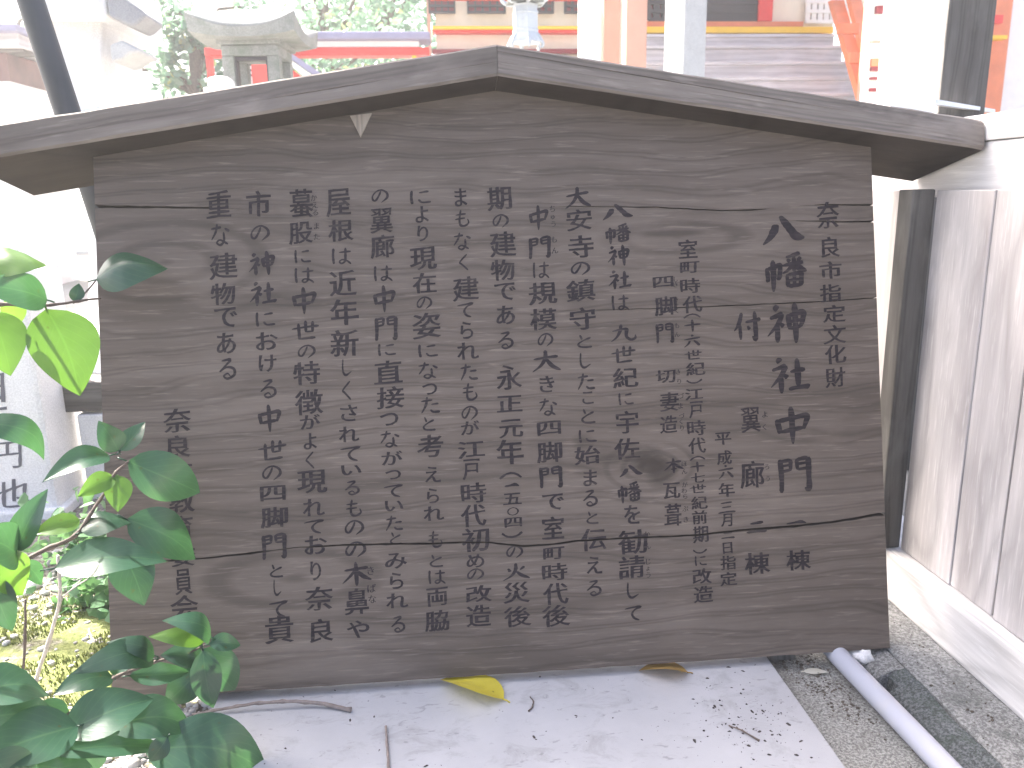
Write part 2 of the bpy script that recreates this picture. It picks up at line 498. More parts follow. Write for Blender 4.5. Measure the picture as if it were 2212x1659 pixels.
# ------------------------------------------------------------------ pebbles (stuff) 
def pebbles(name, boxes, sz, label, seed, mat=PEB, zf=None):
    rnd = random.Random(seed)
    ico = bmesh.new(); bmesh.ops.create_icosphere(ico, subdivisions=1, radius=1)
    bv = np.array([v.co[:] for v in ico.verts]); bf = [[v.index for v in f.verts] for f in ico.faces]; ico.free()
    V = []; Fc = []; n = 0
    for (xa, xb, ya, yb, cnt) in boxes:
        for _ in range(cnt):
            x = rnd.uniform(xa, xb); y = rnd.uniform(ya, yb)
            s = sz * rnd.choice((.5, .7, .7, 1, 1, 1.3, 1.9)) * rnd.uniform(.7, 1.2)
            a = rnd.uniform(0, 6.28); ca, sa = math.cos(a), math.sin(a)
            p = bv * np.array([s * rnd.uniform(.8, 1.5), s * rnd.uniform(.7, 1.1), s * rnd.uniform(.4, .75)])
            p = p * (1 + .18 * np.array([[rnd.uniform(-1, 1)] for _ in range(12)])[:len(bv)] if len(bv) == 12 else 1)
            q = np.stack([p[:, 0] * ca - p[:, 1] * sa, p[:, 0] * sa + p[:, 1] * ca, p[:, 2]], 1)
            z = (zf(x, y) if zf else -.03)
            q += np.array([x, y, z + s * .25])
            V.append(q); Fc += [[i + n for i in f] for f in bf]; n += len(bv)
    me = bpy.data.meshes.new(name)
    me.from_pydata(np.concatenate(V).tolist(), [], Fc)
    for p in me.polygons: p.use_smooth = True
    return kind(link(name, me, mat), 'stuff', label)
def gz(x, y):
    e = max(0, min(1, (x1 - x) / .12))
    return -.040 + e * (.010 + hgt(x, y) + .03 * math.exp(-((x + .85) / .25) ** 2 - ((y - .2) / .3) ** 2))
pebbles('gravel', [(-1.1, -.455, -.75, .01, 5200), (-.60, -.455, -.3, .05, 900), (-.9, -.5, .42, .9, 2600), (-1.3, -.5, .9, 1.45, 1500), (-1.1, -.5, 0.0, .42, 420)], .0042, 'small mixed gravel around the moss left of the slab', 3, zf=gz)
pebbles('coarse_gravel', [(-1.0, -.46, -.6, .02, 260), (-.95, -.55, .38, .7, 160)], .009, 'larger pale stones scattered among the gravel', 5, zf=gz)

# moss tufts
def tufts():
    rnd = random.Random(11); V = []; Fc = []; n = 0
    for _ in range(16000):
        x = rnd.uniform(-1.15, -.5); y = rnd.gauss(.17, .13)
        if mnoise.noise(Vector((x * 9, y * 9, 8))) < -.12: continue
        z = gz(x, y); h = rnd.uniform(.003, .009); a = rnd.uniform(0, 6.28); l = .004
        c, s = math.cos(a) * l * .4, math.sin(a) * l * .4
        tx, ty = rnd.uniform(-.004, .004), rnd.uniform(-.004, .004)
        V += [(x - c, y - s, z - .001), (x + c, y + s, z - .001), (x + tx, y + ty, z + h)]
        Fc.append([n, n + 1, n + 2]); n += 3
    me = bpy.data.meshes.new('moss'); me.from_pydata(V, [], Fc)
    mm = NT('moss_green'); g = mm.n('ShaderNodeNewGeometry')
    mm.col(mm.ramp(g.outputs['Random Per Island'], [(0, (.08, .11, .025)), (.5, (.20, .23, .06)), (1, (.36, .36, .14))])); mm.rough(.9)
    kind(link('moss', me, mm.m), 'stuff', 'yellow green moss growing on the earth')
tufts()

# ------------------------------------------------------------------ the sign
sign = empty('wooden_sign', (0, 0, 0), (-TH, 0, 0))
tag(sign, 'weathered wooden notice board with a gabled roof and columns of brushed Japanese writing', 'sign')
H0, SL, TK, D1, D2, RX, HW = .8979, .1577, .0453, .0619, .1301, .7482, .6
BTH = .034

def crackz(pts):
    P = [bp(u, v) for u, v in pts]
    P.sort(key=lambda p: p.x)
    xs = [p.x for p in P]; zs = [p.z for p in P]
    return lambda x: float(np.interp(x, xs, zs))
# (centre line, half width as a function of x)
def ramp_w(stops):
    xs = [bp(u, 900).x for u, _ in stops]; ws = [q for _, q in stops]
    return lambda x: float(np.interp(x, xs, ws))
cr = [
 (crackz([(180, 1226), (355, 1212), (450, 1205), (560, 1193), (578, 1190), (640, 1183), (760, 1177), (860, 1175), (950, 1174), (1005, 1171), (1060, 1172), (1090, 1176), (1130, 1180), (1200, 1175), (1250, 1168), (1340, 1163), (1500, 1156), (1600, 1146), (1700, 1138), (1800, 1128), (1860, 1118), (1890, 1112), (1940, 1108)]),
  ramp_w([(300, .0002), (355, .0007), (470, .0009), (560, .0011), (578, .0003), (640, .0004), (700, .0009), (900, .0011), (1040, .0006), (1080, .0011), (1300, .0009), (1500, .0009), (1650, .0013), (1800, .0011), (1930, .0017)])),
 (crackz([(180, 690), (1250, 671), (1400, 667), (1560, 661), (1700, 655), (1800, 650), (1930, 640)]), ramp_w([(1180, 0), (1330, .0004), (1600, .00055), (1930, .0006)])),
 (crackz([(180, 500), (1200, 475), (1700, 476), (1800, 479), (1930, 478)]), ramp_w([(1690, 0), (1780, .0006), (1930, .0010)])),
 (crackz([(180, 443), (215, 446), (330, 447), (470, 450), (540, 452), (900, 452), (1230, 446), (1420, 448), (1560, 455), (1650, 452), (1740, 444), (1800, 442), (1930, 443)]),
  ramp_w([(180, .0016), (260, .0015), (400, .0010), (500, .0004), (560, 0), (1200, 0), (1260, .0004), (1450, .0006), (1640, .0007), (1690, 0), (1730, 0), (1800, .0006), (1930, .0010)])),
]
NXB = 150
bm = bmesh.new()
xs = [-HW + 2 * HW * i / NXB for i in range(NXB + 1)]
top = lambda x: H0 - SL * abs(x) + .004
cols = []
for x in xs:
    edge = .0012 * mnoise.noise(Vector((x * 30, 2, 0)))
    row = [(0.0, edge + 0.0)]
    z = 0.0
    zlist = [(0.0 + edge, 0.0)]
    prev = 0.0
    for cz, cw in cr:
        c = cz(x) + .0009 * mnoise.noise(Vector((x * 45, cz(0) * 9, 0)))
        wd = cw(x) * 1.5
        if wd > 0: wd = max(wd * (1 + .5 * mnoise.noise(Vector((x * 70, cz(0) * 30, 7)))), .0001)
        for k in range(1, 5):
            zlist.append((prev + (c - .004 - prev) * k / 4, 0))
        zlist += [(c - max(wd, .0001), 0), (c, min(.014, wd * 16)), (c + max(wd, .0001), 0), (c + .004, 0)]
        prev = c + .004
    t = top(x)
    for k in range(1, 7): zlist.append((prev + (t - prev) * k / 6, 0))
    cols.append([bm.verts.new((x, d + .0006 * mnoise.noise(Vector((x * 3, zz * 5, 2))), zz)) for zz, d in zlist])
for i in range(NXB):
    for j in range(len(cols[0]) - 1):
        f = bm.faces.new((cols[i][j], cols[i + 1][j], cols[i + 1][j + 1], cols[i][j + 1]))
        if cols[i][j].co.y + cols[i][j + 1].co.y > .006: f.material_index = 1
# back and rims
nb = len(cols[0])
back = [[bm.verts.new((c[j].co.x, BTH, c[j].co.z)) for j in (0, nb - 1)] for c in cols]
for i in range(NXB):
    bm.faces.new((back[i][0], back[i][1], back[i + 1][1], back[i + 1][0]))
    bm.faces.new((cols[i][0], back[i][0], back[i + 1][0], cols[i + 1][0]))
    bm.faces.new((cols[i][-1], cols[i + 1][-1], back[i + 1][1], back[i][1]))
bm.faces.new(cols[0] + [back[0][1], back[0][0]])
bm.faces.new(cols[-1][::-1] + [back[-1][0], back[-1][1]])
me_board = obj('board', bm, [W_BOARD, CRACK], sign)

# roof planks : thick boards laid on the gable
def roof_plank(sgn, mat):
    bm = bmesh.new()
    n = 40
    prof_y = [-D1, -D1 + .004, D2 - .004, D2]
    rings = []
    T = TK * math.sqrt(1 + SL * SL)
    for i in range(n + 1):
        x = RX * i / n
        jx = .0010 * mnoise.noise(Vector((sgn * x * 16, 5, 0)))
        jz = .0009 * mnoise.noise(Vector((sgn * x * 23, 9, 0)))
        zb = H0 - SL * x; zt = zb + T
        xe = x
        b = .0035
        if i == n: b = .006
        ring = [(-D1 + jx + b, zb), (-D1 + jx, zb + b + jz)]
        gw = max(0, mnoise.noise(Vector((sgn * x * 6, 3, 1))) + .25) * .0022
        ring += [(-D1 + jx, zb + T * .40), (-D1 + jx + gw, zb + T * (.41 + .03 * math.sin(x * 9))), (-D1 + jx, zb + T * .45)]
        g2 = .0028 * max(0, 1 - abs(x - .25) / .32) if sgn > 0 else .0
        tz = .76 - .28 * x / RX
        ring += [(-D1 + jx, zb + T * (tz - .012)), (-D1 + jx + g2, zb + T * tz), (-D1 + jx, zb + T * (tz + .012))]
        ring += [(-D1 + jx, zt - b + jz), (-D1 + jx + b, zt + jz), (D2, zt), (D2, zb)]
        rings.append([bm.verts.new((sgn * (xe + (.0003 if i == 0 else 0)), y, z)) for y, z in ring])
    m_ = len(rings[0])
    for i in range(n):
        for k in range(m_):
            f = bm.faces.new((rings[i][k], rings[i][(k + 1) % m_], rings[i + 1][(k + 1) % m_], rings[i + 1][k]))
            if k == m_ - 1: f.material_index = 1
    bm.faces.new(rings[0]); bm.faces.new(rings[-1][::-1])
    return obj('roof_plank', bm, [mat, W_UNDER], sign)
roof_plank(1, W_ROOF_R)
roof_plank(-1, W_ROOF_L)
# support posts behind the board and bearer
for sx in (-.43, .43):
    box('post', sx - .03, sx + .03, BTH + .001, BTH + .055, -.03, .80, W_POST, sign, .003)
box('batten', -.56, .56, BTH + .056, BTH + .08, .45, .50, W_POST, sign, .002)
# pale wedge near the gable
bm = bmesh.new()
P = [bp(756, 250, -.004), bp(803, 244, -.004), bp(779, 296, -.004)]
Q = [Vector((p.x, .0, p.z)) for p in P]
a_ = [bm.verts.new(p) for p in P]; b_ = [bm.verts.new(p) for p in Q]
bm.faces.new(a_)
for i in range(3): bm.faces.new((a_[i], b_[i], b_[(i + 1) % 3], a_[(i + 1) % 3]))
w_ = obj('wedge', bm, W_CHIP, me_board); w_['label'] = 'small pale triangular chip of wood under the gable'

# ------------------------------------------------------------------ the writing
CROP = {'A': (1242, 378, .293), 'B': (1242, 810, .3255), 'C': (810, 378, .3255), 'D': (810, 891, .3092), 'E': (324, 378, .3255), 'F': (324, 864, .3418), 'V': (0, 0, 1)}
GL = {}
def glyph(c, off=.012):
    k = (c, off)
    if k in GL: return GL[k]
    cu = bpy.data.curves.new('t', 'FONT'); cu.body = c; cu.offset = 0; cu.resolution_u = 3
    o = bpy.data.objects.new('t', cu); COL.objects.link(o)
    dg = bpy.context.evaluated_depsgraph_get()
    me = bpy.data.meshes.new_from_object(o.evaluated_get(dg))
    bm = bmesh.new(); bm.from_mesh(me)
    bmesh.ops.remove_doubles(bm, verts=bm.verts, dist=1e-5)
    # split long outline edges so that the brush swelling has points to act on
    for _ in range(2):
        es = [e for e in bm.edges if e.is_boundary and e.calc_length() > .11]
        if es: bmesh.ops.subdivide_edges(bm, edges=es, cuts=1)
    bmesh.ops.triangulate(bm, faces=bm.faces[:])
    # swell / thin: outline points move along their normal; more for upright strokes than level ones
    seed = sum(map(ord, c))
    nrm = {}
    for e in bm.edges:
        if e.is_boundary:
            a, b = e.verts; d = b.co - a.co
            if d.length < 1e-6: continue
            f = e.link_faces[0]; mid = (a.co + b.co) / 2
            nn = Vector((d.y, -d.x, 0)).normalized()
            if nn.dot(f.calc_center_median() - mid) > 0: nn = -nn
            for v in (a, b): nrm[v] = nrm.get(v, Vector((0, 0, 0))) + nn
    ln = {v: nn.length for v, nn in nrm.items()}
    for v, nn in nrm.items():
        if nn.length > 0: nn = nn.normalized()
        q = .003 + off + .021 * mnoise.noise(Vector((v.co.x * 5 + seed, v.co.y * 5, seed * .37)))
        e_ = ln.get(v, 2)
        if e_ < 1.75 and nn.x > .3: q += .012                      # the brush presses where a stroke ends
        if e_ < 1.75 and nn.x < -.3 and nn.y > 0: q += .006
        if e_ < 1.75 and nn.y < -.5 and nn.x < 0: q -= .008
        v.co += Vector((nn.x * (q + .012), nn.y * (q - .008), 0))
    vs = np.array([v.co[:2] for v in bm.verts]); bm.verts.index_update()
    fs = [[v.index for v in f.verts] for f in bm.faces]
    bm.free(); bpy.data.objects.remove(o); bpy.data.curves.remove(cu); bpy.data.meshes.remove(me)
    GL[k] = (vs, fs)
    return GL[k]
BR = {   # brush strokes: x, y (down), width, in a unit box
 '八': [[(.31,.30,.10),(.28,.5,.13),(.18,.75,.09),(.02,.97,.03)], [(.42,.02,.05),(.50,.2,.10),(.64,.5,.12),(.80,.80,.15),(.97,.86,.05)]],
 '中': [[(.08,.30,.05),(.12,.42,.09),(.17,.68,.09)], [(.08,.36,.08),(.5,.31,.07),(.86,.26,.09),(.92,.31,.10),(.86,.48,.08),(.80,.62,.06)], [(.17,.65,.07),(.82,.58,.07)], [(.48,.0,.08),(.50,.3,.10),(.50,.7,.09),(.50,1.0,.03)]],
 '門': [[(.08,.02,.05),(.12,.12,.09),(.14,.6,.09),(.12,1.0,.07)], [(.10,.08,.06),(.42,.04,.06)], [(.42,.03,.08),(.40,.36,.06)], [(.14,.21,.045),(.40,.19,.045)], [(.14,.37,.05),(.41,.34,.05)], [(.58,.03,.07),(.60,.35,.06)], [(.58,.05,.06),(.90,.01,.08)], [(.92,.0,.11),(.91,.5,.095),(.90,.94,.10),(.78,.90,.03)], [(.60,.18,.045),(.90,.16,.045)], [(.60,.34,.05),(.90,.32,.05)]],
 '社': [[(.18,.02,.05),(.23,.05,.09),(.28,.11,.10)], [(.06,.31,.05),(.25,.27,.07),(.42,.22,.09)], [(.42,.22,.09),(.28,.50,.07),(.02,.78,.02)], [(.27,.45,.08),(.28,.75,.09),(.28,.99,.05)], [(.33,.46,.04),(.45,.57,.09)], [(.52,.42,.07),(.90,.35,.08)], [(.70,.05,.07),(.71,.4,.10),(.71,.84,.07)], [(.46,.90,.07),(.70,.86,.065),(.93,.84,.10),(.99,.86,.06)]],
 '神': [[(.16,.06,.05),(.21,.10,.09),(.27,.15,.10)], [(.06,.35,.05),(.22,.31,.07),(.40,.26,.09)], [(.40,.26,.09),(.26,.52,.07),(.0,.78,.02)], [(.25,.48,.08),(.26,.75,.09),(.26,.96,.05)], [(.31,.48,.04),(.42,.58,.08)], [(.52,.28,.05),(.55,.40,.09),(.58,.66,.07)], [(.53,.33,.06),(.86,.24,.08),(.94,.27,.10),(.91,.45,.08),(.86,.60,.05)], [(.57,.48,.05),(.88,.42,.05)], [(.58,.64,.06),(.88,.58,.06)], [(.70,.0,.07),(.72,.3,.10),(.74,.8,.08),(.74,1.0,.04)]],
 '幡': [[(.03,.33,.05),(.06,.52,.07),(.07,.72,.06)], [(.04,.38,.06),(.31,.32,.08),(.36,.36,.08),(.34,.66,.06),(.28,.64,.03)], [(.18,.15,.06),(.20,.5,.09),(.20,1.0,.05)], [(.84,.02,.08),(.65,.09,.06),(.50,.12,.03)], [(.53,.17,.04),(.60,.25,.07)], [(.86,.13,.06),(.78,.23,.05)], [(.42,.34,.06),(.92,.27,.08)], [(.69,.10,.06),(.70,.52,.08)], [(.68,.32,.06),(.55,.47,.05),(.42,.55,.02)], [(.71,.32,.06),(.85,.44,.10),(1.0,.51,.04)], [(.52,.58,.05),(.55,.92,.07)], [(.53,.60,.05),(.84,.56,.07),(.87,.60,.07),(.86,.90,.07)], [(.54,.75,.045),(.86,.73,.045)], [(.70,.58,.05),(.70,.90,.05)], [(.55,.91,.06),(.87,.88,.06)]],
 '付': [[(.30,.02,.07),(.22,.3,.09),(.12,.48,.06),(.0,.62,.02)], [(.21,.38,.08),(.22,.94,.07)], [(.42,.36,.05),(.70,.33,.07),(.97,.30,.09)], [(.76,.02,.07),(.77,.4,.10),(.76,.95,.10),(.64,.86,.03)], [(.48,.50,.04),(.56,.62,.09)]],
 '大': [[(.05,.40,.05),(.5,.34,.07),(.9,.30,.09)], [(.47,.0,.08),(.46,.35,.09),(.3,.7,.07),(.0,.98,.02)], [(.47,.38,.06),(.7,.75,.11),(.98,.95,.05)]],
 '木': [[(.08,.32,.05),(.5,.29,.07),(.9,.27,.09)], [(.48,.0,.07),(.49,.5,.10),(.49,1.0,.06)], [(.46,.34,.07),(.25,.6,.06),(.0,.85,.02)], [(.51,.36,.05),(.72,.62,.11),(1,.80,.04)]],
 '本': [[(.08,.30,.05),(.5,.27,.07),(.9,.25,.09)], [(.48,.0,.07),(.49,.5,.10),(.49,1.0,.06)], [(.46,.32,.07),(.25,.56,.06),(.0,.80,.02)], [(.51,.34,.05),(.72,.58,.11),(1,.76,.04)], [(.34,.74,.05),(.64,.72,.06)]],
 '六': [[(.45,0,.05),(.53,.14,.11)], [(.02,.36,.06),(.96,.28,.10)], [(.36,.5,.09),(.25,.75,.07),(.02,.98,.02)], [(.58,.48,.05),(.75,.68,.10),(.92,.94,.10)]],
 '九': [[(.05,.38,.05),(.50,.30,.08),(.62,.34,.10),(.61,.72,.08),(.78,.93,.09),(.96,.84,.07),(.97,.64,.02)], [(.40,.02,.08),(.36,.4,.09),(.22,.75,.06),(.0,.98,.02)]],
 '十': [[(.0,.45,.07),(.97,.40,.10)], [(.48,0,.08),(.5,.5,.11),(.5,1,.05)]],
 '一': [[(.0,.62,.35),(.5,.5,.38),(.93,.38,.8)]],
 '二': [[(.18,.13,.12),(.80,.05,.2)], [(.0,.92,.12),(.5,.88,.14),(.97,.88,.24)]],
 '三': [[(.16,.12,.06),(.80,.07,.10)], [(.22,.48,.06),(.74,.45,.09)], [(.0,.92,.07),(.5,.88,.08),(.98,.90,.11)]],
 '世': [[(.0,.38,.05),(.5,.33,.06),(.98,.28,.08)], [(.24,.12,.06),(.26,.62,.07),(.27,.95,.07)], [(.27,.93,.06),(.85,.88,.09)], [(.50,.0,.07),(.51,.6,.06)], [(.76,.04,.07),(.75,.6,.06)], [(.50,.58,.05),(.76,.56,.05)]],
 '火': [[(.20,.28,.05),(.27,.48,.09)], [(.80,.22,.09),(.64,.42,.04)], [(.48,.0,.07),(.47,.4,.09),(.30,.75,.06),(.0,.98,.02)], [(.50,.48,.05),(.72,.76,.11),(1,.94,.05)]],
 'の': [[(.56,.10,.06),(.46,.42,.07),(.24,.80,.08),(.08,.70,.07),(.08,.42,.06),(.30,.13,.06),(.62,.04,.07),(.92,.25,.09),(.93,.60,.09),(.58,.97,.02)]],
 'と': [[(.18,.05,.06),(.30,.40,.09)], [(.82,.26,.10),(.35,.5,.06),(.08,.72,.08),(.2,.92,.08),(.55,.97,.08),(.9,.93,.09)]],
 'に': [[(.10,.05,.08),(.08,.5,.07),(.12,.95,.09)], [(.42,.22,.05),(.85,.14,.09)], [(.40,.66,.06),(.55,.86,.07),(.95,.84,.10)]],
 'は': [[(.08,.05,.08),(.06,.5,.07),(.10,.95,.08)], [(.36,.30,.05),(.95,.24,.08)], [(.68,.03,.07),(.68,.5,.08),(.66,.80,.07),(.50,.94,.06),(.38,.84,.05),(.52,.72,.05),(.78,.80,.06),(.96,.97,.06)]],
 'る': [[(.20,.10,.05),(.70,.04,.09),(.45,.3,.06),(.06,.64,.04),(.45,.42,.06),(.85,.5,.09),(.88,.8,.09),(.5,.99,.07),(.28,.86,.06),(.5,.73,.05),(.66,.88,.03)]],
 'て': [[(.0,.18,.05),(.5,.10,.07),(.95,.04,.10),(.6,.25,.06),(.42,.55,.08),(.55,.85,.09),(.84,.98,.07)]],
 'し': [[(.15,.0,.08),(.10,.5,.09),(.18,.85,.11),(.45,.98,.10),(.95,.75,.02)]],
 'た': [[(.05,.27,.05),(.62,.2,.09)], [(.36,.02,.06),(.28,.5,.08),(.05,.97,.04)], [(.55,.48,.05),(.92,.43,.08)], [(.50,.78,.05),(.65,.92,.08),(.98,.90,.09)]],
 'な': [[(.05,.22,.05),(.55,.16,.08)], [(.36,.0,.05),(.28,.35,.07),(.05,.72,.03)], [(.72,.22,.05),(.95,.36,.09)], [(.66,.38,.06),(.66,.78,.07),(.48,.97,.06),(.30,.86,.05),(.48,.74,.05),(.85,.94,.07)]],
 'く': [[(.85,.0,.09),(.15,.48,.06),(.3,.6,.08),(.92,1.0,.07)]],
 'も': [[(.42,.0,.07),(.34,.5,.08),(.38,.9,.09),(.65,.98,.08),(.92,.80,.07),(.86,.55,.03)], [(.08,.30,.05),(.74,.25,.08)], [(.05,.56,.05),(.70,.50,.07)]],
}
BG = {}
def brush(c):
    if c in BG: return BG[c]
    V = []; Fc = []; D = []; n = 0
    for si, st_ in enumerate(BR[c]):
        P = smooth_path([(x, -y, w_) for x, y, w_ in st_], 5 if len(st_) < 7 else 4)
        k = len(P)
        for i, p in enumerate(P):
            a = P[max(i - 1, 0)]; b = P[min(i + 1, k - 1)]
            d = Vector((b.x - a.x, b.y - a.y, 0)).normalized(); nn = Vector((-d.y, d.x, 0))
            w_ = max(.012, p.z * 1.5 + .012) * .5 * (1 + .22 * mnoise.noise(Vector((p.x * 9 + ord(c) % 97, p.y * 9, si))))
            if i == 0: w_ *= .45
            if i == k - 1: w_ *= .55
            sh = Vector((0, 0, 0))
            for sg in (-1, 1):
                q = Vector((p.x, p.y, 0)) + nn * w_ * sg
                V.append((q.x, q.y)); D.append(si)
        for i in range(k - 1): Fc.append([n + 2 * i, n + 2 * i + 1, n + 2 * i + 3, n + 2 * i + 2])
        n += 2 * k
    BG[c] = (np.array(V), Fc, D)
    return BG[c]
KANA = set('のはとしたこにまるえるきなでもくてらもがよりつっとをいみれさややおけっあめ')
def cut_crack(P, fs):
    zs = [p.z for p in P]; xs_ = [p.x for p in P]; xm = (min(xs_) + max(xs_)) / 2
    c = cr[0][0](xm); hw_ = max(.0006, cr[0][1](xm) * 1.3)
    if min(zs) > c + .004 or max(zs) < c - .004: return P, fs
    sl = (cr[0][0](max(xs_)) - cr[0][0](min(xs_))) / max(1e-4, max(xs_) - min(xs_))
    nrm = Vector((-sl, 0, 1)).normalized()
    bm = bmesh.new(); vv = [bm.verts.new(p) for p in P]
    for f in fs:
        try: bm.faces.new([vv[i] for i in f])
        except ValueError: pass
    for sg in (-1, 1):
        bmesh.ops.bisect_plane(bm, geom=bm.verts[:] + bm.edges[:] + bm.faces[:], plane_co=(xm, 0, c + sg * hw_), plane_no=nrm, dist=1e-6)
    dead = [f for f in bm.faces if abs((f.calc_center_median() - Vector((xm, 0, c))).dot(nrm)) < hw_]
    bmesh.ops.delete(bm, geom=dead, context='FACES')
    bm.verts.index_update()
    out = [v.co.copy() for v in bm.verts], [[v.index for v in f.verts] for f in bm.faces]
    bm.free(); return out
def write(name, spec, parent, place, mat, kan=57, kana=48, off=.011):
    V = []; Fc = []; n = 0
    cur = 'V'
    items = []
    for tok in spec.split('|'):
        p = tok.split()
        if not p: continue
        if p[0] in CROP and len(p) > 1: cur = p[0]; p = p[1:]
        ox, oy, k = CROP[cur]
        c = p[0]; u = ox + float(p[1]) * k; v = oy + float(p[2]) * k
        if len(p) > 4: items.append((c, u, v, float(p[3]) * k, float(p[4]) * k, None))
        elif len(p) == 4: items.append((c, u, v, None, None, float(p[3]) * k))
        else: items.append((c, u, v, None, None, kana if c in KANA else kan))
    for c, u, v, w_, h_, em in items:
        rnd = random.Random(int(u * 7 + v * 13))
        D = None
        if c in BR and (em or 60) > 25 and place is onboard:
            vs, fs, D = brush(c)
            if em is not None: w_ = em * .95; h_ = em * .9; em = None
        else: vs, fs = glyph(c, off if (em or 60) > 25 else .0)
        mn, mx = vs.min(0), vs.max(0)
        if em is None:
            g = (vs - (mn + mx) / 2) / (mx - mn); gu = g[:, 0] * w_; gv = -g[:, 1] * h_
        else:
            g = vs - np.array([.5, .38]); gu = g[:, 0] * em; gv = -g[:, 1] * em
        # a hand that rises to the right, and leans a little by chance
        sk = -.085 + rnd.uniform(-.03, .02)
        gu2 = gu + gv * (.035 + rnd.uniform(-.03, .03)); gv2 = gv + gu * sk * (1 if c not in KANA else .5)
        bow = (w_ or em) * .03
        gv2 = gv2 - bow * np.cos(gu / (w_ or em) * 3.1) * rnd.uniform(-.3, 1)
        du, dv = rnd.uniform(-1, 1), rnd.uniform(-.8, .8)
        pts3 = [place(u + a + du, v + b + dv) for a, b in zip(gu2, gv2)]
        if D: pts3 = [p + Vector((0, -.00004 * k_, 0)) for p, k_ in zip(pts3, D)]
        if place is onboard:
            pts3, fs = cut_crack(pts3, fs)
        V += pts3
        Fc += [[i + n for i in f] for f in fs]; n += len(pts3)
    me = bpy.data.meshes.new(name); me.from_pydata([tuple(p) for p in V], [], Fc)
    return link(name, me, mat, parent)
onboard = lambda u, v: bp(u, v, -.0007)
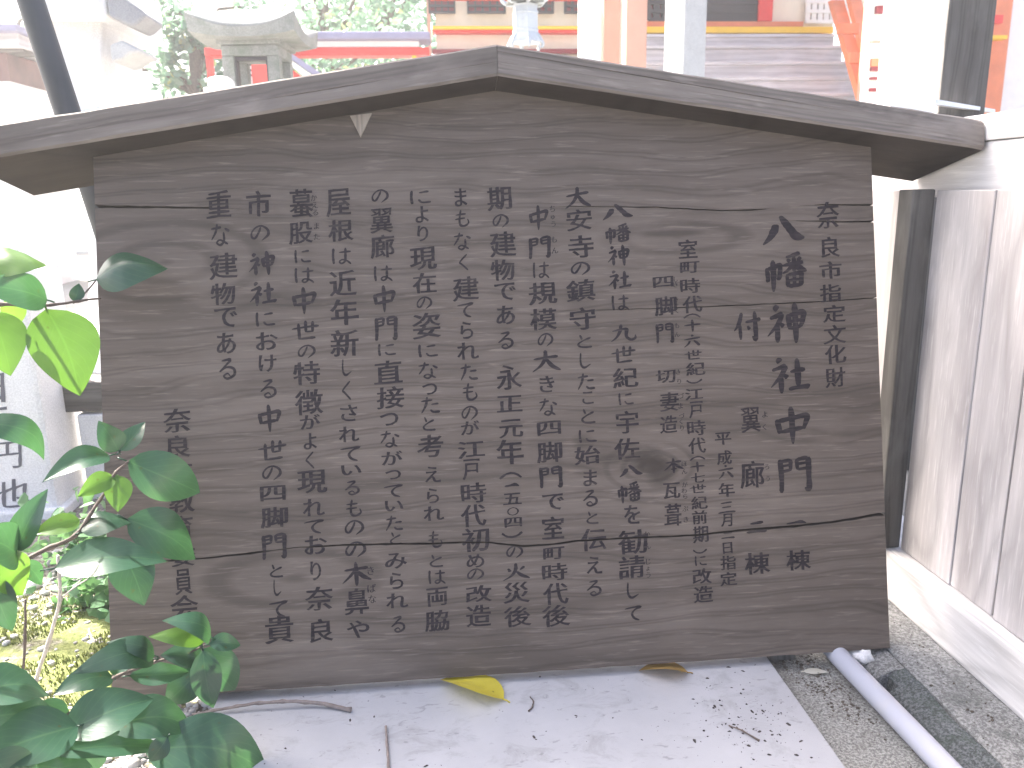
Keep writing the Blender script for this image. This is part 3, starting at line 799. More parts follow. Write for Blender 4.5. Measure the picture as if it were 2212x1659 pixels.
LINES = [
 "A 奈 1868 295 170 195|良 1885 530 140 150|市 1882 705 165 130|指 1885 870 160 130|定 1910 1020 170 130|文 1918 1175 170 140|化 1920 1320 160 140|財 1918 1490 150 145",
 "A 八 1540 400 310 205|幡 1555 715 310 280|神 1560 1095 290 300|社 1585 1480 290 265|B 中 1447 335 235 250|門 1462 660 225 240|一 1468 978 135 22|棟 1483 1230 165 135",
 "A 付 1270 1120 200 225|B 翼 1165 300 130 165|廊 1178 665 160 180|二 1203 1012 135 80|棟 1213 1248 170 145",
 "B 平 985 425 110 85|成 990 545 100 95|六 1000 640 100 90|年 1005 765 110 95|三 1007 880 115 75|月 1005 965 75 85|二 1012 1062 90 45|日 1015 1150 65 75|指 1015 1245 105 95|定 1020 1355 115 90",
 "A 室 835 545 140 140|町 845 680 145 85|時 850 815 150 110|代 868 955 150 125|︵ 865 1040 130 32|十 865 1115 120 90|六 865 1220 120 90|世 872 1325 130 70|紀 888 1430 145 95|︶ 880 1525 120 34|B 江 790 125 120 75|戸 800 230 90 110|時 808 350 125 100|代 808 470 120 105|︵ 812 552 105 28|十 812 610 95 70|七 815 680 95 65|世 818 755 110 60|紀 825 850 110 85|前 830 945 100 90|期 832 1060 105 110|︶ 830 1170 95 32|に 833 1235 80 65|改 845 1335 130 100|造 850 1455 130 110",
 "A 四 650 788 155 80|脚 670 965 165 140|門 665 1168 135 150|切 670 1485 150 95|B 妻 625 180 125 125|造 620 325 115 115|本 655 600 130 100|瓦 645 765 115 105|葺 650 930 115 150",
 "A 八 315 268 225 110|幡 315 430 190 145|神 320 595 165 155|社 330 770 170 140|は 335 945 130 115|九 360 1165 190 125|世 355 1325 180 125|紀 370 1500 190 145|B に 338 160 100 80|宇 345 310 150 150|佐 345 490 170 140|八 370 635 155 75|幡 360 775 160 140|を 378 930 110 125|勧 385 1110 200 160|請 375 1275 175 150|し 385 1430 80 110|て 390 1580 115 100",
 "C 大 1345 150 175 140|安 1355 300 170 140|寺 1365 475 170 150|の 1365 620 130 90|鎮 1365 770 195 145|守 1380 955 175 150|と 1390 1105 100 90|し 1395 1235 75 105|た 1400 1370 115 110|こ 1410 1480 75 85|と 1412 1600 95 100|D に 1485 165 125 90|始 1485 300 185 130|ま 1505 455 100 115|る 1505 600 105 120|と 1520 735 85 90|伝 1525 890 180 155|え 1530 1065 110 120|る 1530 1225 105 115",
 "C 中 1085 285 130 165|門 1095 480 150 150|は 1105 630 110 110|規 1115 785 190 145|模 1118 955 180 145|の 1130 1095 105 90|大 1140 1235 190 140|き 1140 1385 100 110|な 1150 1545 120 120|D 四 1215 110 170 95|脚 1222 278 180 145|門 1228 450 165 155|で 1242 625 155 115|室 1245 805 155 160|町 1248 985 150 85|時 1255 1115 180 120|代 1262 1268 180 150|後 1265 1420 195 150",
 "C 期 825 158 165 155|の 835 302 110 90|建 848 462 175 165|物 845 635 160 140|で 862 775 145 120|あ 865 930 125 125|る 870 1098 105 120|永 888 1345 170 165|正 892 1520 170 110|D 元 950 115 170 125|年 945 275 190 175|︵ 945 440 160 45|一 957 508 105 26|五 960 605 130 80|〇 962 690 85 58|四 965 770 125 65|︶ 960 858 150 45|の 978 975 120 90|火 985 1110 190 115|災 990 1260 185 150|後 998 1425 190 145",
 "C ま 567 150 85 120|も 578 290 95 115|な 582 440 115 120|く 585 580 60 110|建 600 755 175 155|て 600 895 110 100|ら 612 1030 85 115|れ 618 1170 145 115|た 622 1310 115 110|も 628 1440 100 120|の 630 1580 110 95|D が 668 110 130 100|江 672 258 190 120|戸 675 400 120 145|時 690 560 180 140|代 690 720 180 155|初 700 890 195 165|め 705 1035 125 95|の 706 1132 120 80|改 728 1270 185 115|造 725 1420 175 150",
 "C に 303 145 140 90|よ 312 260 90 110|り 320 390 75 105|現 318 555 180 150|在 330 718 160 135|の 330 850 105 85|姿 345 1000 190 170|に 350 1165 130 85|な 355 1300 130 115|つ 362 1420 100 75|た 365 1530 125 110|D と 380 80 90 100|考 385 240 185 160|え 400 430 110 110|ら 408 580 85 105|れ 412 710 145 100|も 420 885 100 120|と 430 1035 95 90|は 432 1150 120 100|両 438 1285 150 130|脇 432 1455 170 145",
 "E の 1525 140 115 90|翼 1537 300 150 165|廊 1545 475 160 155|は 1550 655 125 105|中 1557 825 150 180|門 1565 1020 155 165|に 1575 1160 120 80|直 1583 1308 190 155|接 1593 1480 185 145|D つ 98 48 130 90|な 108 190 135 120|が 122 320 150 100|つ 128 435 110 65|て 130 550 135 90|い 133 655 130 75|た 138 775 120 105|と 142 880 85 90|み 145 1035 155 110|ら 148 1175 95 115|れ 158 1320 155 105|る 160 1480 100 120",
 "E 屋 1250 185 165 180|根 1270 370 170 145|は 1270 540 130 110|近 1280 720 180 165|年 1288 910 190 175|新 1290 1112 190 180|し 1308 1280 65 115|く 1305 1430 60 130|さ 1318 1580 115 110|F れ 1255 215 130 100|て 1270 340 130 95|い 1275 445 130 65|る 1278 555 95 95|も 1288 685 100 110|の 1293 808 125 95|の 1300 945 135 100|木 1305 1100 185 150|鼻 1308 1275 155 165|や 1315 1448 145 110",
 "E 蟇 1002 190 160 190|股 1000 385 160 145|に 1012 540 110 90|は 1022 668 130 105|中 1025 835 165 180|世 1032 1030 180 125|の 1040 1170 120 90|特 1042 1320 180 155|徴 1052 1510 190 165|F が 1012 140 130 95|よ 1012 258 85 105|く 1012 378 55 110|現 1025 520 190 145|れ 1035 680 140 110|て 1035 800 130 90|お 1045 920 145 120|り 1048 1080 70 120|奈 1070 1255 180 150|良 1085 1458 150 145",
 "E 市 718 195 165 175|の 733 388 130 105|神 745 590 180 160|社 755 785 180 160|に 768 955 130 95|お 778 1105 150 120|け 778 1250 120 115|る 785 1420 110 130|F 中 755 118 150 175|世 772 318 180 125|の 772 460 125 95|四 775 588 165 95|脚 785 745 175 130|門 785 925 160 165|と 800 1080 85 85|し 805 1185 50 105|て 815 1320 120 105|貴 815 1450 185 175",
 "E 重 455 195 165 180|な 467 400 125 150|建 485 608 190 170|物 487 790 165 145|で 503 945 155 135|あ 508 1115 130 140|る 512 1285 115 145",
 "F 奈 170 130 180 150|良 180 290 150 140|市 190 460 150 150|教 200 640 165 140|育 205 805 140 150|委 208 980 160 140|員 212 1150 110 160|会 215 1310 180 150",
]
for i, s in enumerate(LINES):
    write('writing_column', s, me_board, onboard, INK)
RUBY = ["B よ 1262 262 48|く 1258 345 45|ろ 1275 610 42|う 1278 690 42",
 "A し 738 770 44|き 740 812 44|き 745 915 42|ゃ 748 955 38|く 750 1000 42|も 752 1110 44|ん 756 1175 44|き 762 1455 44|り 766 1520 44|B づ 700 140 44|ま 702 205 44|づ 705 275 40|く 706 312 38|り 708 350 40|ほ 722 590 42|ん 724 640 42|が 726 730 40|わ 728 768 40|ら 730 806 40|ぶ 732 890 44|き 734 960 44",
 "B か 478 1060 46|ん 480 1135 46|じ 482 1240 44|ょ 484 1280 40|う 488 1325 44",
 "C ち 1178 225 48|ゅ 1180 275 42|う 1182 325 46|も 1190 430 48|ん 1194 500 48",
 "F き 1392 1080 60|ば 1398 1190 60|な 1402 1260 58",
 "E か 1090 150 48|え 1094 200 48|る 1098 250 48|ま 1102 340 48|た 1106 410 48"]
for s in RUBY:
    write('reading_guide', s, me_board, onboard, INK)

# ------------------------------------------------------------------ leaves
def leaf_mesh(name, length, width, arch, fold, twist=0.0, curl=0.0, tipx=1.0, n=14, m_=3, stalk=.12, side=0.0):
    """length along +X, width along Y, upper side +Z; origin at the leaf base"""
    bm = bmesh.new(); uvl = bm.loops.layers.uv.new('UVMap')
    rows = []
    for i in range(n + 1):
        t = i / n
        w_ = math.sin(math.pi * min(1, t ** .82)) ** .78 * (1 - .25 * t) * 1.12
        if t > .86: w_ = max(0, (1 - t) / .14) ** .9 * .34 * tipx + w_ * .15
        if i == 0: w_ = .03
        if i == n: w_ = .012
        w_ *= width / 2
        cx = t * length; cz = arch * math.sin(math.pi * t) * length - curl * t ** 2.4 * length
        cy = side * math.sin(math.pi * t) * length
        tw = twist * t
        row = []
        for k in range(-m_, m_ + 1):
            q = k / m_
            y = q * w_; z = fold * abs(q) ** 1.2 * w_ + .0008 * mnoise.noise(Vector((t * 6, q * 2, length * 90)))
            y2 = y * math.cos(tw) - z * math.sin(tw); z2 = y * math.sin(tw) + z * math.cos(tw)
            row.append((bm.verts.new((cx, cy + y2, cz + z2)), t, q * .5 + .5))
        rows.append(row)
    for i in range(n):
        for k in range(2 * m_):
            qd = (rows[i][k], rows[i + 1][k], rows[i + 1][k + 1], rows[i][k + 1])
            f = bm.faces.new([a[0] for a in qd]); f.smooth = True
            for lp, a in zip(f.loops, qd): lp[uvl].uv = (a[1], a[2])
    if stalk > 0:
        tube(bm, [(-stalk * length, 0, -.02 * length), (-stalk * length * .5, 0, -.005 * length), (0.02 * length, 0, -.0004)], .0011, 5, True)
    me = bpy.data.meshes.new(name); bm.to_mesh(me); bm.free()
    return me

G_DARK = leaf_mat('glossy_dark_leaf', (.012, .036, .024), (.024, .058, .040), (.05, .15, .03), .30, (.06, .12, .06))
G_MID = leaf_mat('glossy_mid_leaf', (.020, .058, .038), (.034, .084, .056), (.08, .22, .04), .30, (.09, .17, .08))
G_LITE = leaf_mat('young_bright_leaf', (.055, .125, .022), (.085, .165, .032), (.20, .42, .03), .38, (.10, .22, .04))
G_YEL = leaf_mat('fallen_yellow_leaf', (.55, .45, .03), (.68, .58, .07), (.8, .7, .1), .55, (.55, .45, .12))
G_BRN = leaf_mat('fallen_brown_leaf', (.28, .17, .05), (.42, .27, .08), (.6, .4, .1), .7, (.2, .12, .05))
G_PAL = leaf_mat('fallen_pale_leaf', (.55, .53, .45), (.68, .66, .58), (.6, .6, .5), .8, (.45, .42, .35))

shrub = empty('evergreen_shrub', (-.95, -.12, -.03))
tag(shrub, 'broad-leaved evergreen shrub reaching across the left edge of the sign', 'shrub')
def at_y(u, v, Y): return at(u, v, 1, Y)
def add_leaf(u0, v0, u1, v1, wpx, Y0, Y1, tilt, mat, arch=.10, fold=.25, twist=0.0, curl=0.0, roll=0.0, side=0.0):
    """base and tip seen at (u0,v0) and (u1,v1), standing at distances Y0 and Y1; tilt = how far the
    upper side turns from facing up (0) to facing the viewer (1)"""
    a = at_y(u0, v0, Y0); b = at_y(u1, v1, Y1)
    d = b - a; L = d.length; d.normalize()
    dist = (a - Vector(CAM)).length
    wm = wpx / F * dist
    view = (Vector(CAM) - (a + b) / 2).normalized()
    nrm = (Vector((0, 0.1, 1)) * (1 - tilt) + view * tilt)
    nrm = (nrm - d * nrm.dot(d)).normalized()
    s = nrm.cross(d).normalized()
    if roll:
        nrm = (nrm * math.cos(roll) + s * math.sin(roll)).normalized(); s = nrm.cross(d).normalized()
    # widen so that the seen width is wpx when the blade is tipped away
    seen = abs(s.dot(view)); eff = math.sqrt(max(.12, 1 - seen * seen))
    wm = min(wm / eff, L * .72)
    rr = random.Random(int(u0 * 3 + v0)); me = leaf_mesh('leaf', L * 1.02, wm, arch, fold, twist + rr.uniform(-.5, .5), curl + rr.uniform(.02, .14), side=side + rr.uniform(-.05, .05))
    o = link('leaf', me, mat)
    mw = Matrix(((d.x, s.x, nrm.x, a.x), (d.y, s.y, nrm.y, a.y), (d.z, s.z, nrm.z, a.z), (0, 0, 0, 1)))
    o.parent = shrub
    o.matrix_parent_inverse = Matrix.Identity(4)
    o.matrix_local = Matrix.Translation(-shrub.location) @ mw
    return o
LV = [
 # u0 v0 u1 v1 w Y0 Y1 tilt mat arch fold twist curl roll
 (-45, 575, 99, 571, 62, -.20, -.16, .55, G_LITE, .20, -.15),
 (102, 648, -50, 612, 62, -.16, -.22, .70, G_MID, .16, .15),
 (100, 668, 171, 850, 148, -.14, -.16, .97, G_LITE, .02, .05),
 (-20, 672, 22, 808, 105, -.15, -.17, .95, G_LITE, .03, .1),
 (28, 640, 40, 702, 42, -.12, -.10, .8, G_LITE, .03, .1),
 (208, 604, 358, 578, 84, .080, .100, .62, G_MID, .30, -.35),
 (160, 651, 170, 612, 30, .05, .06, .7, G_DARK, .05, .3),
 (-60, 912, 106, 986, 50, -.22, -.17, .60, G_MID, .30, -.1),
 (256, 974, 216, 912, 62, -.10, -.11, .85, G_DARK, .08, .2),
 (259, 974, 313, 911, 40, -.10, -.07, .8, G_MID, .04, .3),
 (236, 984, 98, 1032, 50, -.10, -.17, .62, G_MID, .14, .25),
 (276, 997, 436, 1062, 92, -.05, .0, .80, G_MID, .14, .08),
 (250, 1026, 255, 1104, 74, -.10, -.12, .9, G_LITE, .02, .2),
 (247, 1030, 172, 1066, 40, -.10, -.14, .7, G_LITE, .05, .2),
 (176, 1150, 284, 1122, 52, -.14, -.10, .45, G_DARK, .16, -.1),
 (274, 1122, 424, 1206, 96, -.10, -.06, .72, G_DARK, .12, .1),
 (118, 1228, 358, 1208, 76, -.17, -.13, .55, G_MID, .14, .16),
 (262, 1188, 311, 1306, 132, -.13, -.15, .92, G_DARK, .03, .1),
 (172, 1122, 72, 1152, 40, -.14, -.18, .7, G_LITE, .06, .2),
 (36, 1192, 98, 1060, 50, -.18, -.16, .6, G_MID, .05, .35),
 (40, 1200, -50, 1148, 76, -.18, -.24, .65, G_MID, .08, .2),
 (-20, 1196, 50, 1286, 76, -.2, -.18, .85, G_LITE, .06, .15),
 (-10, 1248, 27, 1362, 52, -.2, -.2, .8, G_DARK, .05, .2),
 (46, 1214, 96, 1264, 34, -.16, -.14, .7, G_MID, .05, .2),
 (456, 1376, 366, 1336, 54, -.11, -.15, .6, G_MID, .22, -.1),
 (446, 1377, 326, 1374, 40, -.11, -.15, .75, G_LITE, .16, -.1),
 (334, 1416, 240, 1384, 44, -.13, -.16, .55, G_DARK, .24, -.1),
 (332, 1424, 166, 1446, 56, -.13, -.2, .55, G_DARK, .24, -.05),
 (250, 1462, 264, 1408, 54, -.15, -.12, .8, G_MID, .06, .3),
 (244, 1463, 118, 1500, 50, -.15, -.2, .6, G_DARK, .16, .1),
 (280, 1460, 408, 1449, 42, -.14, -.11, .7, G_MID, .06, .3),
 (438, 1424, 350, 1414, 48, -.11, -.13, .7, G_DARK, .06, .3),
 (436, 1442, 356, 1520, 66, -.10, -.12, .72, G_DARK, .10, .15),
 (438, 1402, 512, 1494, 92, -.11, -.10, .88, G_DARK, .08, .08),
 (438, 1404, 461, 1530, 58, -.12, -.13, .9, G_DARK, .08, .2),
 (452, 1392, 520, 1392, 34, -.11, -.09, .6, G_MID, .06, .2),
 (140, 1584, 326, 1502, 84, -.22, -.17, .55, G_MID, .12, .22),
 (-60, 1500, 112, 1494, 88, -.28, -.22, .50, G_MID, .14, .12),
 (-60, 1560, 130, 1545, 74, -.25, -.21, .6, G_DARK, .10, .1),
 (88, 1515, 150, 1580, 60, -.2, -.2, .8, G_DARK, .05, .15),
 (168, 1568, -60, 1640, 92, -.22, -.30, .55, G_MID, .05, .20),
 (96, 1625, 368, 1612, 46, -.24, -.17, .5, G_MID, .08, .3),
 (236, 1572, 416, 1570, 74, -.19, -.14, .50, G_MID, .18, .1),
 (314, 1622, 580, 1672, 112, -.18, -.14, .62, G_MID, .17, .12),
 (330, 1640, 560, 1690, 60, -.17, -.14, .5, G_DARK, .10, .2),
 (224, 1530, 246, 1580, 50, -.16, -.16, .9, G_DARK, .05, .2),
 (362, 1592, 322, 1645, 60, -.19, -.2, .8, G_DARK, .05, .2),
 (200, 1600, 188, 1680, 66, -.2, -.2, .9, G_DARK, .05, .2),
 (-30, 1640, 90, 1700, 80, -.3, -.28, .6, G_DARK, .08, .2),
 (60, 1650, 230, 1690, 60, -.26, -.22, .6, G_MID, .1, .1),
 (0, 1470, 60, 1448, 30, -.2, -.18, .6, G_DARK, .1, .2),
]
for a in LV: add_leaf(*a)
def branch(pts, r0, r1, mat=BARK, name='branch'):
    P = [at_y(u, v, Y) if len(q) == 0 else None for (u, v, Y, *q) in pts]
    P = smooth_path(P, 4)
    n = len(P)
    bm = bmesh.new()
    tube(bm, [p + Vector([.0012 * mnoise.noise(p * 45 + Vector((k * 7, 0, 0))) for k in range(3)]) for p in P],
         [(r0 + (r1 - r0) * i / (n - 1)) * (1.35 if i % 4 == 0 and 0 < i < n - 1 else 1) for i in range(n)], 7, True, .15)
    o = obj(name, bm, mat, shrub, True)
    o.location = -shrub.location
    return o
branch([(-260, 700, -.2), (-60, 672, -.17), (0, 657, -.15), (60, 660, -.14), (110, 659, -.02), (170, 650, .05), (218, 645, .08)], .0028, .0014)
branch([(170, 650, .05), (190, 626, .07), (208, 604, .080)], .0012, .0009, name='twig')
branch([(-260, 1330, -.24), (-60, 1262, -.2), (44, 1213, -.17), (110, 1182, -.15), (164, 1157, -.14), (196, 1110, -.12), (217, 1078, -.11), (250, 1022, -.10), (277, 997, -.09)], .0036, .0013)
branch([(-200, 1700, -.3), (0, 1630, -.26), (120, 1565, -.21), (190, 1505, -.17), (250, 1463, -.15), (330, 1432, -.13), (400, 1412, -.115), (445, 1393, -.11)], .0036, .0012)
branch([(120, 1565, -.21), (210, 1590, -.19), (310, 1618, -.18)], .002, .0012, name='twig')
branch([(55, 1294, -.02), (54, 1380, -.02), (46, 1500, -.02), (44, 1620, -.02)], .0016, .0022, name='stem')
branch([(125, 1200, .03), (129, 1294, .03), (104, 1390, .03), (76, 1478, .03), (66, 1560, .03)], .0022, .0032, BARKL, name='stem')
branch([(129, 1294, .03), (160, 1270, .03), (190, 1250, .04)], .0012, .0008, BARKL, name='twig')
bm = bmesh.new()
tube(bm, smooth_path([(0, 0, -.02), (.01, .01, .2), (-.03, 0, .45), (-.02, -.02, .75)], 5), [.02 - .0006 * i for i in range(16)], 9)
obj('trunk', bm, BARK, shrub, True)
tube_pts = [((-.02, -.01, .38), at_y(-260, 700, -.2) - shrub.location), ((0, 0, .1), at_y(-260, 1330, -.24) - shrub.location), ((0, 0, .0), at_y(-200, 1700, -.3) - shrub.location)]
for a, b in tube_pts:
    bm = bmesh.new(); tube(bm, [Vector(a), Vector(a).lerp(Vector(b), .5) + Vector((0, 0, .01)), Vector(b)], [.008, .006, .0038], 8)
    obj('branch', bm, BARK, shrub, True)

# a low plant behind, left of the sign foot
def leaf_cloud(name, pts, mat, parent=None, size=.02, seed=1, asp=.5):
    rnd = random.Random(seed); V = []; Fc = []; n = 0
    for p in pts:
        s = size * rnd.uniform(.6, 1.35)
        a = Vector((rnd.gauss(0, 1), rnd.gauss(0, 1), rnd.gauss(0, .6))).normalized()
        nrm = Vector((rnd.gauss(0, .8), rnd.gauss(-.2, .8), rnd.gauss(.7, .6)))
        b = a.cross(nrm)
        if b.length < .01: continue
        b.normalize(); c = b.cross(a)
        P = [p, p + a * s * .35 + b * s * asp * .5, p + a * s * .75 + b * s * asp * .38 - c * s * .05, p + a * s - c * s * .15,
             p + a * s * .75 - b * s * asp * .38 - c * s * .05, p + a * s * .35 - b * s * asp * .5]
        V += [tuple(q) for q in P]; Fc.append([n + i for i in range(6)]); n += 6
    me = bpy.data.meshes.new(name); me.from_pydata(V, [], Fc)
    return link(name, me, mat, parent)
def cloud_mat(name, stops, tr):
    m = NT(name); g = m.n('ShaderNodeNewGeometry')
    k = m.ramp(g.outputs['Random Per Island'], stops); m.col(k); m.rough(.4)
    t = m.n('ShaderNodeBsdfTranslucent'); m.lk(m.mix(.5, k, tr), t.inputs[0])
    ms = m.n('ShaderNodeMixShader'); ms.inputs[0].default_value = .35
    m.lk(m.b.outputs[0], ms.inputs[1]); m.lk(t.outputs[0], ms.inputs[2]); m.lk(ms.outputs[0], m.out.inputs[0])
    return m.m
FOL = cloud_mat('tree_foliage', [(0, (.07, .14, .11)), (.5, (.13, .22, .17)), (.9, (.22, .33, .24)), (1, (.42, .38, .10))], (.30, .55, .30))
FOLP = cloud_mat('low_plant_foliage', [(0, (.05, .12, .06)), (1, (.14, .25, .12))], (.25, .5, .15))
rnd = random.Random(5)
for (cx, cy, rr_, n_, lb) in ((-.82, .52, .10, 420, 'low green seedling at the foot of the inscribed stone pillar'), (-.72, .33, .07, 260, 'small green seedling in the moss beside the lower corner of the sign')):
    e = empty('seedling', (cx, cy, -.03)); tag(e, lb, 'plant', 'seedlings in the moss')
    pts = [Vector((rnd.gauss(0, rr_ * .6), rnd.gauss(0, rr_ * .5), .02 + abs(rnd.gauss(0, rr_ * .55)))) for _ in range(n_)]
    leaf_cloud('foliage', pts, FOLP, e, .028, 3, .6)
    bm = bmesh.new()
    for k in range(6):
        a = rnd.uniform(0, 6.28); tube(bm, [(0, 0, -.01), (math.cos(a) * rr_ * .4, math.sin(a) * rr_ * .4, rr_ * .5), (math.cos(a) * rr_ * .7, math.sin(a) * rr_ * .7, rr_ * .9)], .0013, 5)
    obj('stem', bm, BARK, e)

# ------------------------------------------------------------------ things lying on the slab
def lying_leaf(name, u0, v0, u1, v1, wfrac, mat, label, z=-.0145, arch=.06, fold=-.12, lift=.0, roll=0.0, cat='leaf', grp=None):
    a = at(u0, v0, 2, z + .003); b = at(u1, v1, 2, z + .003 + lift)
    d = b - a; L = d.length; d.normalize()
    nrm = Vector((0, 0, 1)); nrm = (nrm - d * nrm.dot(d)).normalized(); s = nrm.cross(d).normalized()
    if roll: nrm = (nrm * math.cos(roll) + s * math.sin(roll)).normalized(); s = nrm.cross(d).normalized()
    o = link(name, leaf_mesh(name, L, L * wfrac, arch, fold, stalk=.1), mat)
    o.matrix_world = Matrix(((d.x, s.x, nrm.x, a.x), (d.y, s.y, nrm.y, a.y), (d.z, s.z, nrm.z, a.z), (0, 0, 0, 1)))
    tag(o, label, cat, grp); return o
lying_leaf('fallen_leaf', 1088, 1510, 952, 1468, .62, G_YEL, 'yellow fallen leaf lying on the slab under the sign edge', lift=.004, fold=.22, roll=-.25)
lying_leaf('fallen_leaf', 1486, 1452, 1380, 1449, .85, G_BRN, 'brown curled fallen leaf half tucked beneath the sign', arch=.08, lift=.0, fold=.15, roll=-.35)
lying_leaf('fallen_leaf', 1736, 1450, 1790, 1452, .42, G_PAL, 'bleached pale leaf on the concrete beside the plastic pipe', z=-.027)
lying_leaf('fallen_leaf', 186, 1386, 222, 1384, .4, G_PAL, 'small bleached leaf on the moss by the sign edge', z=-.01)
lying_leaf('fallen_leaf', 108, 1420, 140, 1428, .5, G_PAL, 'bleached leaf between moss and gravel, nearest to the shrub', z=-.01)
lying_leaf('fallen_leaf', 92, 1384, 128, 1388, .35, G_PAL, 'thin bleached leaf lying on the middle of the moss', z=-.01)
def lying_twig(name, pts, r, label, mat=TWIG, z=-.0145, cat='twig'):
    P = smooth_path([at(u, v, 2, z + r * 1.1 + dz) for u, v, dz in pts], 5)
    n = len(P); bm = bmesh.new()
    tube(bm, [p + Vector([.0008 * mnoise.noise(p * 80 + Vector((k * 9, 0, 0))) for k in range(3)]) for p in P], [r * (.7 + .5 * i / n) * (1.3 if i % 5 == 0 else 1) for i in range(n)], 7, True, .25)
    tag(obj(name, bm, mat, None, True), label, cat)
lying_twig('fallen_twig', [(416, 1544, 0), (460, 1535, .002), (510, 1526, .006), (560, 1519, .008), (610, 1516, .008), (660, 1516, .006), (710, 1523, .003), (758, 1534, 0)], .0026, 'long curved brown twig lying on the slab at its left corner')
lying_twig('fallen_twig', [(834, 1569, 0), (836, 1610, 0), (840, 1665, 0), (841, 1740, 0)], .0020, 'thin straight twig pointing towards the viewer on the slab')
lying_twig('fallen_twig', [(1145, 1505, 0), (1152, 1515, 0), (1150, 1527, 0), (1142, 1536, 0)], .0010, 'tiny curled dark twig on the middle of the slab', BARK)
lying_twig('fallen_twig', [(1575, 1567, 0), (1605, 1580, .002), (1640, 1600, .0)], .0012, 'short dark twig in the crumbs of dirt on the slab', BARK)
lying_twig('pale_root', [(357 * .54 + 0, 1346, .0), (193, 1362, .004), (199, 1380, .005), (214, 1386, .004), (240, 1388, 0)], .0018, 'thin pale curved root lying on the moss beside the sign', BARKL, z=-.012, cat='root')
# crumbs
rnd = random.Random(21)
V = []; Fc = []; n = 0
for _ in range(300):
    if rnd.random() < .6: u, v = rnd.gauss(1620, 75), rnd.gauss(1545, 45)
    else: u, v = rnd.uniform(560, 1830), rnd.uniform(1440, 1700)
    p = at(u, v, 2, -.0148)
    if p.x > .40 or p.x < -.44 or p.y > .03: continue
    s = rnd.choice((.0004, .0005, .0006, .0008, .0010, .0019)) * rnd.uniform(.6, 1.3); k0 = rnd.uniform(.6, 2.4)
    ang = rnd.uniform(0, 6.28)
    ring = []
    for k in range(6):
        a = 6.283 * k / 6; q = rnd.uniform(.6, 1.2)
        x_, y_ = s * k0 * q * math.cos(a), s * q * math.sin(a)
        ring.append((p.x + x_ * math.cos(ang) - y_ * math.sin(ang), p.y + x_ * math.sin(ang) + y_ * math.cos(ang), -.0148))
    V += ring + [(p.x, p.y, -.0148 + s * .9)]
    for k in range(6): Fc.append([n + k, n + (k + 1) % 6, n + 6])
    n += 7
me = bpy.data.meshes.new('dirt_crumbs'); me.from_pydata(V, [], Fc)
kind(link('dirt_crumbs', me, plain('brown_crumbs', (.055, .045, .042), .95, var=.5, vs=60)), 'stuff', 'dark crumbs of dirt scattered over the white slab')
# dirt and grit on the concrete beside the pipe
pebbles('grit', [(.43, .50, -.06, .05, 260), (.455, .51, -.14, -.04, 150), (.41, .545, -.6, .1, 110), (.60, .67, -.25, .1, 90)], .0012, 'dark grit and crumbs on the concrete beside the pipe', 9,
        mat=plain('dark_grit', (.09, .075, .06), .95, var=.6, vs=60), zf=lambda x, y: -.028 if x < .56 else -.001)

# pipe
bm = bmesh.new()
tube(bm, [(.516, .045, -.009), (.516, .035, -.009), (.517, 0, -.0095), (.528, -.2, -.010), (.545, -.6, -.011), (.57, -1.5, -.012)], [.0135, .0155, .0158, .0158, .0158, .0158], 28)
tag(obj('plastic_pipe', bm, PVC, None, True), 'grey white plastic pipe running along the concrete towards the sign', 'pipe')
# white stone at the kerb end
bm = bmesh.new(); bmesh.ops.create_icosphere(bm, subdivisions=3, radius=1)
for v in bm.verts:
    v.co = Vector((v.co.x * .020, v.co.y * .024, v.co.z * .014)) * (1 + .35 * mnoise.noise(v.co * 1.9))
o = obj('loose_stone', bm, GRANL, None, True); o.location = (.556, .012, -.012); tag(o, 'white loose stone lying behind the end of the pipe', 'stone')

# ------------------------------------------------------------------ fence on the right
FX = .708
fence = empty('board_fence', (FX, 0, 0))
tag(fence, 'pale upright plank fence with a heavy base beam to the right of the sign', 'fence')
def fpart(name, x0, x1, y0, y1, z0, z1, mat, bev=.003):
    return box(name, x0 - FX, x1 - FX, y0, y1, z0, z1, mat, fence, bev)
fpart('base_beam', .681, .80, -1.4, 2.6, -.002, .088, W_FENCEY, .008)
ys = [.170, .030, -.076, -.29, -.50, -.71, -.92]
for i in range(len(ys) - 1):
    gap = .0005 if i == 0 else (.007 if i == 1 else .0045)
    fpart('plank', FX + (.0025 if i % 2 else 0), FX + .018, ys[i + 1] + gap, ys[i] - .0005, .089, .712, W_FENCE, .0015)
fpart('fence_post', .668, .7075, .172, .212, .089, .714, W_POST, .003)
fpart('backing_post', FX + .020, FX + .06, -.11, -.04, -.002, .70, W_POST, .003)
y = .215
while y < 2.5:
    fpart('plank', FX + random.choice((0, .002)), FX + .018, y, y + .205, .089, .712, W_FENCE, .0015); y += .21
fpart('top_rail', .756, .84, -1.4, 2.6, .700, .785, W_FENCEY, .003)
fpart('cap_rail', .752, .86, -1.4, 2.6, .786, .826, W_FENCEY, .003)
# strip just behind the post
fpart('fence_post', .650, .70, .62, .67, .089, .716, BROWN, .002)

